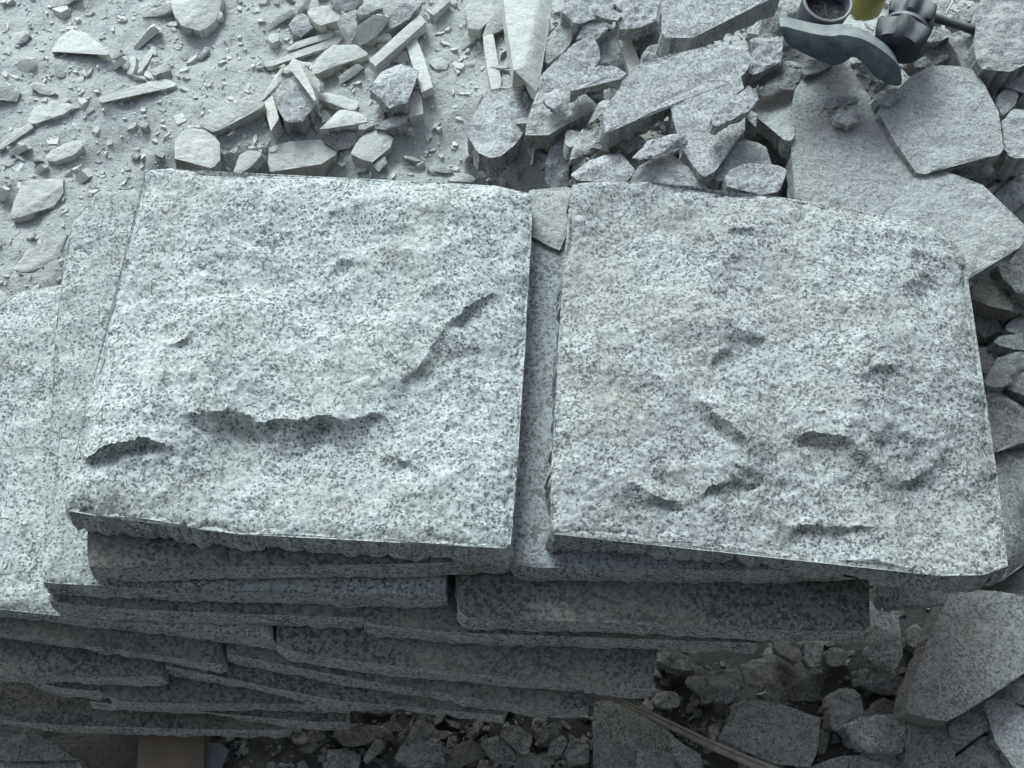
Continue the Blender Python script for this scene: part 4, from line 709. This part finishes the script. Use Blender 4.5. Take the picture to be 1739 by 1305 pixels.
def sweep(rings, close=True):
    """rings: list of loops of equal length -> verts, faces with capped ends"""
    V = [tuple(p) for r in rings for p in r]; n = len(rings[0]); Fc = []
    for k in range(len(rings) - 1):
        for i in range(n): Fc.append([k * n + i, k * n + (i + 1) % n, (k + 1) * n + (i + 1) % n, (k + 1) * n + i])
    if close: Fc.append(list(range(n))[::-1]); Fc.append([(len(rings) - 1) * n + i for i in range(n)])
    return V, Fc
def lathe(p0, ax, prof, n=40, lobes=0, amp=0):
    ax = Vector(ax).normalized(); u = ax.orthogonal().normalized(); v = ax.cross(u); p0 = Vector(p0); R_ = []
    for (h, r, *am) in prof:
        a_ = am[0] if am else 0
        R_.append([p0 + ax * h + (u * math.cos(t) + v * math.sin(t)) * r * (1 + a_ * math.cos(lobes * t)) for t in [6.28318 * i / n for i in range(n)]])
    return sweep(R_)
def smoothpoly(P, it=2):
    for _ in range(it):
        Q = []
        for i in range(len(P)):
            a, b = np.array(P[i]), np.array(P[(i + 1) % len(P)]); Q += [tuple(a * .75 + b * .25), tuple(a * .25 + b * .75)]
        P = Q
    return P
# rubber pad: a thick wavy plate standing on edge, broad face toward the camera
P = [(90, 175), (140, 178), (190, 195), (260, 212), (330, 228), (440, 246), (510, 231), (620, 250), (690, 278), (750, 312), (850, 385), (895, 440), (915, 500), (922, 575), (870, 585), (810, 560), (755, 535), (715, 500), (670, 440), (620, 395), (585, 385), (560, 402), (500, 440), (430, 444), (300, 385), (215, 340), (150, 308), (115, 250)]
P = smoothpoly([(1300 + a / 3.961, b / 3.961) for a, b in P], 2)
q = at(1425, 88, .40); gpl = (.2, 1.9); Np = nrm((-gpl[0], -gpl[1], 1))
def hitp(u, v, off=0):
    d = ray(u, v); o = q + Np * off; k = Np.dot(o - CAM) / Np.dot(d); return CAM + d * k
root = empty('hand_tool', tuple(at(1450, 110, .3)))
tag(root, 'dark blue-grey wavy rubber pad with a black lobed knob and rod at top right', 'tool')
root_loc = np.array(root.location)
c2 = np.array([1300 + 500 / 3.961, 330 / 3.961])
front = [hitp(u, v) for u, v in P]; cen = np.mean(front, 0)
T = .048
def ringat(inset, depth): return [cen + (p - cen) * (1 - inset) - Np * depth - root_loc for p in front]
def insetpoly(am, depth):
    n = len(front); out = []
    for i in range(n):
        a, b, c = front[i - 1], front[i], front[(i + 1) % n]; tg = c - a; tg = tg / np.linalg.norm(tg); nn = np.cross(tg, Np)
        if np.dot(nn, np.cross(front[1] - front[-1], Np)) == 0: pass
        out.append(b + nn * am * SGN - Np * depth - root_loc)
    return out
ar = sum(np.dot(Np, np.cross(front[i] - cen, front[(i + 1) % len(front)] - cen)) for i in range(len(front))); SGN = -1 if ar > 0 else 1
rings_ = [insetpoly(.0012, .0), insetpoly(.0004, .0004), insetpoly(0, .0014), insetpoly(-.0008, .012), insetpoly(-.0004, T - .004), insetpoly(.0015, T)]
V, Fc = sweep(rings_)
link('rubber_pad', V, Fc, RUB, root, sharp=40)
# knob: two lobed rings and a cap
def rel(a): return tuple(np.array(a) - root_loc)
k0 = at(1528, 72, .375); k1 = at(1562, -8, .375)
axk = nrm(k1 - k0 + np.array([0, 0, .02])); 
V, Fc = lathe(rel(k0), axk, [(-.018, .022), (-.012, .034), (0, .037, .12), (.016, .038, .16), (.024, .030, .06), (.028, .027), (.032, .027), (.036, .030, .14), (.048, .032, .2), (.062, .029, .2), (.072, .018), (.074, .002)], 72, 6)
link('knob', V, Fc, BLK, root, sharp=40)
V, Fc = lathe(rel(k0 + axk * .025), axk, [(0, .0275), (.001, .031), (.006, .031), (.007, .0275)], 40)
link('collar', V, Fc, STL, root, sharp=40)
r0 = at(1565, 24, .37); r1 = at(1668, 55, .335)
V, Fc = lathe(rel(r0), r1 - r0, [(0, .0075), (.02, .0072), (.05, .0062), (.07, .0062), (np.linalg.norm(r1 - r0) - .010, .0078), (np.linalg.norm(r1 - r0) - .003, .008), (np.linalg.norm(r1 - r0), .0045)], 24)
link('handle_rod', V, Fc, BLK, root, sharp=40)
# cup
cz = .40; c = at(1406, 2, cz); R0 = .036
cup = empty('cup', tuple(c - np.array([0, 0, .085]))); tag(cup, 'dark metal cup crusted with black residue inside, at the top edge behind the rubber pad', 'cup')
def relc(a): return tuple(np.array(a) - np.array(cup.location))
axc = nrm((.04, -.10, 1))
V, Fc = lathe(relc(c - axc * .085), axc, [(0, .004), (0, .028), (.004, .031), (.05, .034), (.080, R0), (.085, R0 + .001), (.0862, R0 - .001), (.085, R0 - .0035), (.05, .030), (.035, .0285), (.034, .002)], 48)
link('cup_body', V, Fc, STL, cup, sharp=50)
V = [(0, 0, 0)]; rr = random.Random(5); Fc = []
n = 40; RR = 7
for k in range(1, RR + 1):
    for i in range(n):
        a = 6.28318 * i / n; r = .0318 * k / RR
        V.append((r * math.cos(a), r * math.sin(a), .006 * noise.noise(Vector((r * math.cos(a) * 120, r * math.sin(a) * 120, 0))) + .004 * noise.noise(Vector((r * math.cos(a) * 300, r * math.sin(a) * 300, 3)))))
for i in range(n): Fc.append([0, 1 + i, 1 + (i + 1) % n])
for k in range(RR - 1):
    for i in range(n): a0 = 1 + k * n; Fc.append([a0 + i, a0 + n + i, a0 + n + (i + 1) % n, a0 + (i + 1) % n])
o = link('residue', V, Fc, TAR, cup); o.location = relc(c - axc * .02)
# yellow can
cc = at(1487, -34, .37)
can = empty('yellow_can', tuple(cc - np.array([0, 0, .06]))); tag(can, 'yellow can with a white top, mostly cut off by the top edge behind the knob', 'can')
V, Fc = lathe((0, 0, 0), (0, 0, 1), [(0, .002), (0, .024), (.004, .027), (.062, .027), (.066, .025), (.068, .022)], 40); link('can_body', V, Fc, YEL, can, sharp=40)
V, Fc = lathe((0, 0, .0675), (0, 0, 1), [(0, .022), (.004, .022), (.006, .019), (.006, .001)], 40); link('can_lid', V, Fc, WHT, can, sharp=40)
# little white nail
n0 = at(1606, 24, .33); n1 = at(1619, 2, .34)
V, Fc = lathe((0, 0, 0), n1 - n0, [(0, .0006), (.004, .0016), (np.linalg.norm(n1 - n0), .0018), (np.linalg.norm(n1 - n0) + .001, .003), (np.linalg.norm(n1 - n0) + .0025, .003)], 12)
o = link('nail', V, Fc, WHT, sharp=40, loc=tuple(n0)); tag(o, 'thin pale nail stuck upright in the rubble above the black rod', 'nail')
# wooden stick: splintered lath
def lath(name, pts, wds, th, mat, label, cat, z):
    L = [np.array(at(u, v, zz)) for (u, v), zz in zip(pts, z)]; R_ = []; N = 26
    P_ = []
    for k in range(N):
        s = k / (N - 1) * (len(L) - 1); i = min(int(s), len(L) - 2); f = s - i
        P_.append((L[i] * (1 - f) + L[i + 1] * f, wds[i] * (1 - f) + wds[i + 1] * f))
    d = nrm(P_[-1][0] - P_[0][0]); sdir = nrm(np.cross((0, 0, 1), d)); up = np.cross(d, sdir)
    for k, (p, wd) in enumerate(P_):
        ring = []
        for a, b in ((-1, -1), (-.2, -1), (1, -1), (1, .8), (.35, 1), (.2, .55), (.05, 1.05), (-.8, 1), (-1, .7)):
            jj = noise.noise(Vector((k * .5, a * 3, b * 2))) * .12
            ring.append(p + sdir * wd / 2 * (a + jj) + up * th / 2 * (b + jj * .6) - L[0])
        R_.append(ring)
    V, Fc = sweep(R_); o = link(name, V, Fc, mat, sharp=25, loc=tuple(L[0])); return tag(o, label, cat)
lath('wooden_stick', [(1006, 1171), (1100, 1213), (1200, 1262), (1345, 1325)], [.004, .009, .012, .015], .007, WOOD, 'splintered brown wooden lath running down-right out from under the broad dark slab', 'stick', [.03, .03, .025, .02])
# support block and pipe piece under the stack
bz = -.06
P4 = W([(236, 1225), (346, 1225), (344, 1400), (228, 1400)], bz)
o = slab('support_block', P4, bz, t=.05, res=.02, mats=CARD, rough=.0004, edge=.0006, rnd=.002, side_rough=.0005); tag(o, 'smooth brown wooden block holding up the lowest slab at the bottom edge', 'block')
P5 = W([(348, 1262), (372, 1262), (388, 1272), (372, 1290), (368, 1330), (346, 1330)], bz - .015)
o = slab('board_piece', P5, bz - .015, t=.03, res=.01, mats=PIPE, rough=.0003, edge=.0003, rnd=.002, side_rough=.0005); tag(o, 'grey curved scrap beside the brown support block', 'scrap')
